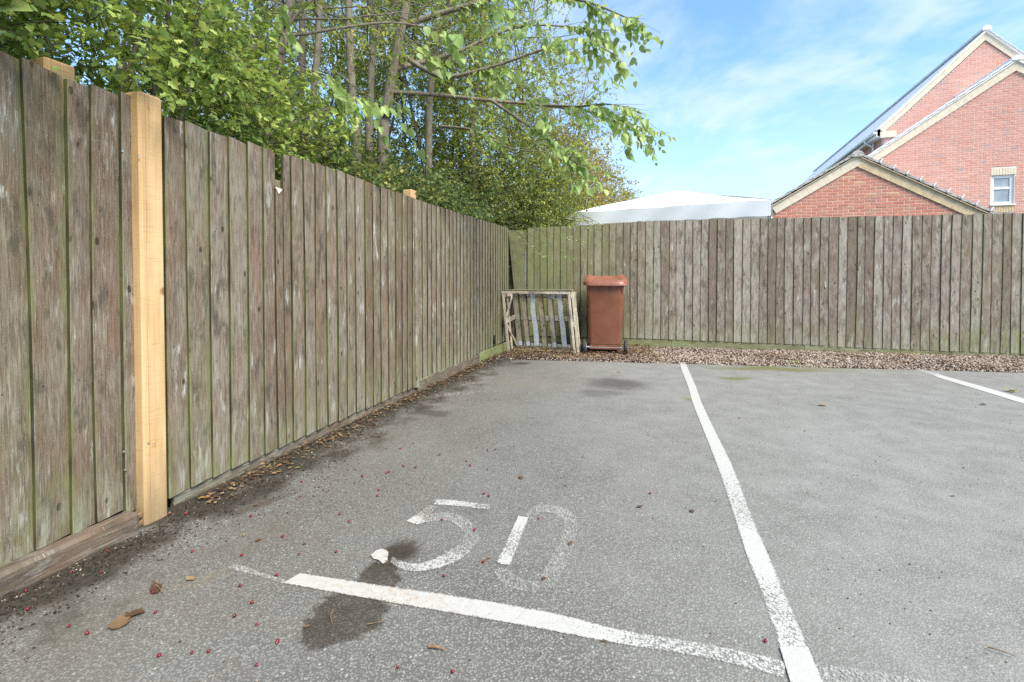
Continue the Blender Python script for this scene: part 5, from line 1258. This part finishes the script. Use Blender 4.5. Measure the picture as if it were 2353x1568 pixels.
# the trees whose trunks can be told apart, measured on the photograph
def tree_px(name, pxs, Y, r0, r1, label, limbs, per, size, templ, leafm, bark='bark', base_n=None, twl=.42, nleaf=9, draw=.5, gap=None, top=3.0, hang=.3, group='slender trees behind the left fence', limb_up=.25, limb_t=(.35, 1.0), limbL=(1.0, 2.0), sub=4):
    pts = [at_depth(x, y, Y + .05 * i) for i, (x, y) in enumerate(pxs)]
    foot = pts[0].copy(); foot[2] = 0; foot[0] += (pts[0][0] - pts[1][0]) * .6
    d_ = unit(pts[-1] - pts[-2]); topp = [pts[-1] + d_ * top * .5 + rng.normal(0, .1, 3), pts[-1] + (d_ * .6 + UP * .4) * top]
    pl = Plant(name, foot, label, 'tree', group); P = pl.stem([foot] + pts + topp, r0, r1, 26)
    Ls = []
    for i in range(limbs):
        s_, T = along(P, 1, *limb_t); d2 = unit(np.array([rng.normal(), rng.normal(), rng.uniform(.0, .8)])); Ls.append(pl.limb(s_[0], d2, rng.uniform(*limbL), r0 * .22, 8, .14, .05 * limb_up))
    fn = behind_fence(.0)
    crown_on(pl, Ls, per, twl, nleaf, size, draw, .1, gap, hang, keepfn=fn, sub=sub)
    return pl, P
pl, P = tree_px('tree', [(612, 330), (622, 260), (640, 150), (655, 70), (668, 0)], 3.75, .054, .026, 'nearest slender tree with a scarred trunk behind the notched board', 7, 42, .055, LEAF_OVAL, M['leaf_tree'], limb_t=(.55, 1.0), gap=.7)
sp_ = at_depth(652, 82, 3.75)
pl.wood.append(smooth_path([sp_, at_depth(700, 78, 3.8), at_depth(800, 62, 3.95), at_depth(900, 52, 4.1), at_depth(1000, 66, 4.3)], 12)); pl.rad.append(np.linspace(.016, .006, 12))
pl.wood.append(smooth_path([at_depth(625, 305, 3.75), at_depth(660, 292, 3.8), at_depth(720, 262, 3.9), at_depth(800, 235, 4.0)], 10)); pl.rad.append(np.linspace(.018, .007, 10))
pl.wood.append(smooth_path([at_depth(640, 140, 3.75), at_depth(600, 110, 3.8), at_depth(540, 50, 3.9), at_depth(500, -20, 4.0)], 10)); pl.rad.append(np.linspace(.012, .004, 10))
# pruning scar collar
a = np.linspace(0, 2 * np.pi, 18); cc = at_depth(647, 100, 3.69); pl.wood.append(np.column_stack([cc[0] + .030 * np.cos(a), np.full(18, cc[1]), cc[2] + .075 * np.sin(a)])); pl.rad.append(np.full(18, .012))
pl.done(M['bark'], M['leaf_tree'], LEAF_OVAL)
pl, P = tree_px('tree', [(700, 370), (712, 300), (722, 200), (732, 90), (738, 0)], 4.5, .040, .022, 'reddish slim trunk just right of the scarred tree', 7, 42, .055, LEAF_OVAL, M['leaf_tree'], limb_t=(.55, 1.0), gap=1.7); pl.done(M['bark'], M['leaf_tree'], LEAF_OVAL)
pl, P = tree_px('tree', [(820, 320), (812, 250), (806, 150), (803, 70), (800, 0)], 5.4, .052, .033, 'straight lichen-grey trunk in the middle of the trees', 8, 42, .055, LEAF_OVAL, M['leaf_tree'], limb_t=(.5, 1.0), gap=2.7); pl.done(M['bark'], M['leaf_tree'], LEAF_OVAL)
pl, P = tree_px('tree', [(848, 310), (850, 240), (854, 150), (856, 60), (850, 0)], 6.0, .052, .03, 'pale trunk forking near the top, right of the lichen-grey one', 8, 42, .055, LEAF_OVAL, M['leaf_tree'], limb_t=(.5, 1.0), gap=3.7)
pl.wood.append(smooth_path([at_depth(856, 70, 6.0), at_depth(880, 45, 6.0), at_depth(915, 5, 6.0), at_depth(940, -40, 6.0)], 8)); pl.rad.append(np.linspace(.03, .018, 8)); pl.done(M['bark'], M['leaf_tree'], LEAF_OVAL)
for (pxs, Y, r0, lb_) in (([(398, 120), (403, 60), (408, 0)], 5.0, .045, 'left of the pair of thin trunks at the upper left'), ([(418, 120), (422, 60), (424, 0)], 5.0, .040, 'right of the pair of thin trunks at the upper left'), ([(560, 340), (572, 180), (600, 0)], 6.5, .05, 'thin trunk half hidden left of the scarred tree'), ([(690, 300), (695, 100), (690, 0)], 7.5, .06, 'faint far trunk between the scarred tree and the reddish trunk'), ([(985, 330), (990, 200), (1010, 80), (1035, 0)], 7.2, .06, 'slanting trunk in the thicket right of the lime tree'), ([(1090, 420), (1085, 300), (1105, 150), (1110, 0)], 8.4, .06, 'thin upright trunk in the thicket above the green bay')):
    pl, P = tree_px('tree', pxs, Y, r0, r0 * .55, lb_, 7, 42, .055, LEAF_OVAL, M['leaf_tree'], limb_t=(.4, 1.0), gap=Y); pl.done(M['bark'], M['leaf_tree'], LEAF_OVAL)

# lime tree: long low limb reaching over the car park, big heart-shaped leaves
pxs = [(880, 330), (888, 260), (896, 200), (915, 100), (935, 0)]; Y = 5.2
pts = [at_depth(x, y, Y) for x, y in pxs]; foot = pts[0].copy(); foot[2] = 0
pl = Plant('lime_tree', foot, 'lime tree with big pale leaves and a long limb reaching right', 'tree', 'slender trees behind the left fence')
P = pl.stem([foot] + pts + [pts[-1] + np.array([.1, .1, 1.2]), pts[-1] + np.array([.2, .2, 2.6])], .070, .034, 24)
LI = []
def pxlimb(pxy, r, n=14):
    Q = smooth_path([at_depth(x, y, d) for x, y, d in pxy], n); pl.wood.append(Q); pl.rad.append(np.linspace(r, r * .2, n)); LI.append(Q); return Q
pxlimb([(900, 213, 5.2), (1000, 218, 5.2), (1130, 232, 5.3), (1250, 242, 5.4), (1380, 262, 5.5), (1450, 285, 5.6), (1490, 300, 5.7)], .026, 20)
pxlimb([(925, 60, 5.2), (1050, 20, 5.2), (1180, -10, 5.2), (1330, 0, 5.1), (1450, 45, 5.0)], .036, 18)
pxlimb([(912, 120, 5.2), (1010, 175, 5.1), (1110, 160, 5.0), (1230, 120, 4.9), (1330, 90, 4.8), (1420, 130, 4.8)], .028, 18)
pxlimb([(1130, 232, 5.3), (1200, 280, 5.2), (1270, 330, 5.1), (1330, 385, 5.0)], .018)
pxlimb([(905, 160, 5.2), (1050, 120, 5.6), (1200, 60, 5.8), (1400, 70, 6.0)], .03)
pxlimb([(1250, 242, 5.4), (1330, 245, 5.2), (1400, 240, 5.0), (1480, 262, 4.9)], .016)
pxlimb([(1010, 290, 6.6), (1090, 300, 6.5), (1170, 340, 6.4), (1260, 350, 6.3)], .02)
lowS, lowD = [], []
for Q, n, t0 in ((LI[0], 20, .32), (LI[1], 26, .25), (LI[2], 24, .3), (LI[3], 13, .4), (LI[4], 18, .35), (LI[5], 12, .2), (LI[6], 7, .3)):
    S, T = along(Q, n, t0, 1.0); D = unit(T * .7 + rng.normal(0, .55, T.shape) + np.array([.25, 0, -.30])); L = rng.uniform(.22, .5, n); pl.twigs(S, D, L, .004, 1.0); pl.leaves(S, D, L, 9, .096, hang=1.0, spread=.55, wild=.5)
# hanging sprays in front of the trunks
for (x, y, d_, n) in ((745, 180, 3.9, 5), (800, 225, 3.9, 5), (880, 240, 4.3, 3), (960, 100, 4.2, 6), (1000, 75, 4.2, 5), (640, 10, 3.4, 2), (1130, 20, 4.4, 5)):
    c_ = at_depth(x, y, d_); S = c_ + rng.normal(0, .06, (n, 3)); D = unit(np.array([.5, .1, -.45]) + rng.normal(0, .3, (n, 3))); L = rng.uniform(.2, .38, n); pl.twigs(S - D * .1, D, L, .003, 1.0); pl.leaves(S, D, L, 5, .105, hang=.8, spread=.6, wild=.3)
    Q = smooth_path([c_ + np.array([-.6, .5, .5]), c_ + np.array([-.3, .2, .22]), c_], 6); pl.wood.append(Q); pl.rad.append(np.linspace(.008, .003, 6))
# upper crown out of frame
Ls = [pl.limb(along(P, 1, .75, 1.0)[0][0], unit(np.array([rng.normal() + .3, rng.normal(), .6])), rng.uniform(1.4, 2.4), .02) for _ in range(7)]
crown_on(pl, Ls, 26, .4, 8, .11, .6, .0, None, .9, keepfn=lambda p: p[:, 2] > 3.2)
pl.done(M['bark'], M['leaf_lime'], LEAF_HEART, tone=(.3, .97))

# finer-leaved trees standing further back
def back_tree(name, x, y0, Y, hgt, rad, label, twn, size, leafm, tone=(0, 1), lean=0.0, stems=3, zlo=1.0, group='finer-leaved trees further back', nleaf=11, dens=.35, cat='tree', templ=None, keepx=None):
    b = at_depth(x, y0, Y); b[2] = 0; pl = Plant(name, b, label, cat, group); top = b + np.array([lean, 0, hgt])
    Ls = []
    for i in range(stems):
        o_ = rng.normal(0, .12, 3); o_[2] = 0; P = pl.stem([b + o_, b + o_ * 2 + UP * hgt * .35 + rng.normal(0, .08, 3), b * .3 + top * .7 + rng.normal(0, .2, 3), top + rng.normal(0, .35, 3)], .05 * hgt / 6 / (1 + .25 * stems), .008, 16); Ls.append(P)
        for j in range(5):
            s_, T = along(P, 1, .2, .95); d2 = unit(np.array([rng.normal(), rng.normal(), rng.uniform(-.15, .8)])); Ls.append(pl.limb(s_[0], d2, rad * rng.uniform(.6, 1.1), .011, 7, .16, .02))
    m_ = int(twn * 2.4); d_ = unit(rng.normal(size=(m_, 3))); rr_ = rng.uniform(.15, 1, m_) ** .6 * (1 + .25 * lump(d_ * 2, 1.3, x)); cen = b + UP * (zlo + (hgt - zlo) * .5) + np.array([lean * .5, 0, 0])
    S = cen + d_ * np.array([rad, rad, (hgt - zlo) * .55]) * rr_[:, None]; D = unit(d_ * .5 + rng.normal(0, .6, S.shape) + UP * .1); L = rng.uniform(.2, .5, m_)
    ok = (lump(S, 1.6, x) > -dens) & behind_fence(.1)(S) & ((S[:, :2] - BF1) @ (-BN) > .15) | ((S[:, 2] > 2.3) & (lump(S, 1.6, x) > -dens) & ((S[:, :2] - BF1) @ (-BN) > -.4) & behind_fence(-.3)(S))
    if keepx is not None: ok &= keepx(S)
    S, D, L = S[ok][:twn], D[ok][:twn], L[ok][:twn]; pl.twigs(S, D, L, .0045, .7); pl.leaves(S, D, L, nleaf, size, hang=.3)
    return pl.done(M['bark_dark'], leafm, templ or LEAF4_L, tone)
LEAF4_L = (LEAF4_V, LEAF4_F)
back_tree('tree', 560, 400, 8.5, 7.0, 1.7, 'fine-leaved tree at the back left with sky through its top', 1200, .075, M['leaf_tree'], dens=.25)
back_tree('tree', 760, 400, 9.0, 7.5, 1.7, 'fine-leaved tree behind the straight grey trunk', 1600, .075, M['leaf_tree'], dens=.25)
back_tree('tree', 930, 400, 8.2, 7.0, 1.6, 'fine-leaved tree behind the lime trunk', 1900, .070, M['leaf_tree'], dens=.3)
back_tree('tree', 1060, 400, 9.2, 6.8, 1.7, 'twiggy tree rising behind the green bay', 1900, .070, M['leaf_tree'], dens=.3, tone=(.1, 1))
back_tree('tree', 1180, 430, 9.8, 6.6, 1.6, 'twiggy tree rising behind the fence corner', 1800, .068, M['leaf_tree'], dens=.3, tone=(.15, 1))
back_tree('tree', 1285, 450, 11.5, 5.6, 1.35, 'olive-leaved tree left of the gazebo', 1600, .070, M['leaf_olive'], dens=.35, lean=.2)
back_tree('shrub', 1140, 520, 8.8, 3.6, 1.25, 'green shrub right in the fence corner', 1300, .06, M['leaf_bram'], dens=.5, zlo=.8, cat='shrub', group='shrubs beyond the back fence')
back_tree('shrub', 1235, 520, 9.3, 3.2, 1.1, 'bushy green shrub beside the left end of the gazebo', 1300, .06, M['leaf_tree'], dens=.5, zlo=.8, cat='shrub', group='shrubs beyond the back fence', keepx=lambda S: (S[:, 0] < 1.15) | (S[:, 2] > 2.5))
back_tree('shrub', 1352, 520, 14.2, 4.3, 1.35, 'yellowing olive shrub rising behind the gazebo canopy', 1600, .075, M['leaf_olive'], dens=.5, zlo=.8, cat='shrub', group='shrubs beyond the back fence', tone=(.2, 1))
back_tree('shrub', 1425, 520, 16.0, 3.9, 1.2, 'pale green shrub low behind the gazebo canopy', 1100, .08, M['leaf_tree'], dens=.5, zlo=.8, cat='shrub', group='shrubs beyond the back fence', tone=(.4, 1))
# thin sprays drooping over the top of the back fence
sp = Plant('overhanging_spray', CORNER.tolist() + [1.9], 'thin sparse spray drooping over the corner of the back fence', 'branch')
for (pxs) in (((1150, 505, 7.75), (1210, 535, 7.45), (1270, 570, 7.35), (1320, 590, 7.3)), ((1180, 510, 7.75), (1240, 530, 7.4), (1300, 545, 7.3), (1345, 560, 7.25)), ((1230, 505, 7.7), (1290, 512, 7.4), (1350, 520, 7.3), (1400, 535, 7.25)), ((1290, 470, 8.4), (1330, 490, 8.0), (1370, 510, 7.6), (1395, 525, 7.4)), ((1170, 520, 7.7), (1220, 560, 7.4), (1262, 600, 7.35))):
    Q = smooth_path([at_depth(*p) for p in pxs], 14); sp.wood.append(Q); sp.rad.append(np.linspace(.005, .0018, 14)); S, T = along(Q, 14, .1, 1.0); D = outdir(T, .6, -.1); L = rng.uniform(.05, .14, 14); sp.twigs(S, D, L, .0015, 1.0); sp.leaves(S, D, L, 4, .034, hang=.4)
sp.done(M['bark_dark'], M['leaf_lime'], LEAF_OVAL, wsides=5)

# distant wood closing the view behind the trees
N_ = 26000; th = rng.uniform(R(-62), R(12), N_); rd = rng.uniform(13, 24, N_); hz = rng.uniform(.2, 1, N_) ** 1.1 * (3.9 + 1.1 * np.sin(th * 9) + .7 * np.sin(th * 23)) * np.clip((R(14) - th) / R(16), .45, 1)
S = np.column_stack([np.sin(th) * rd, np.cos(th) * rd, hz]); keep = lump(S, .9, 2.0) > -.35; S = S[keep]
d_ = unit(rng.normal(size=S.shape)); V, F, k = leaf_array(S, d_, UP + rng.normal(0, .6, S.shape), rng.uniform(.12, .26, len(S)), LEAF4_L)
o = npobj('woodland', V, F, M['leaf_tree'], None, np.repeat(np.clip(rng.uniform(0, .9, len(S)) + .15 * lump(S, 1.0), 0, 1), k)); tag(o, 'dense green wood filling the distance behind the trees', 'wood', kind='stuff')
# the broad yellow-green leaf at the very top left
bl = Plant('sycamore_sprig', at_depth(-40, -20, 2.1).tolist(), 'single broad yellow-green leaf at the top left corner', 'leaf')
Q = smooth_path([at_depth(-120, -120, 1.95), at_depth(-60, -40, 1.8), at_depth(15, 18, 1.75)], 8); bl.wood.append(Q); bl.rad.append(np.linspace(.004, .0015, 8))
bl.L.append((np.array([at_depth(-30, 10, 1.75), at_depth(-80, 10, 1.8)]), np.array([[1, -.1, -.10], [.8, .3, .1]]), np.array([[.1, -.75, .6], [0, -.5, .8]]), np.array([.17, .15])))
bl.done(M['bark_dark'], M['leaf_lime'], LEAF_BIG, tone=(.9, .93))
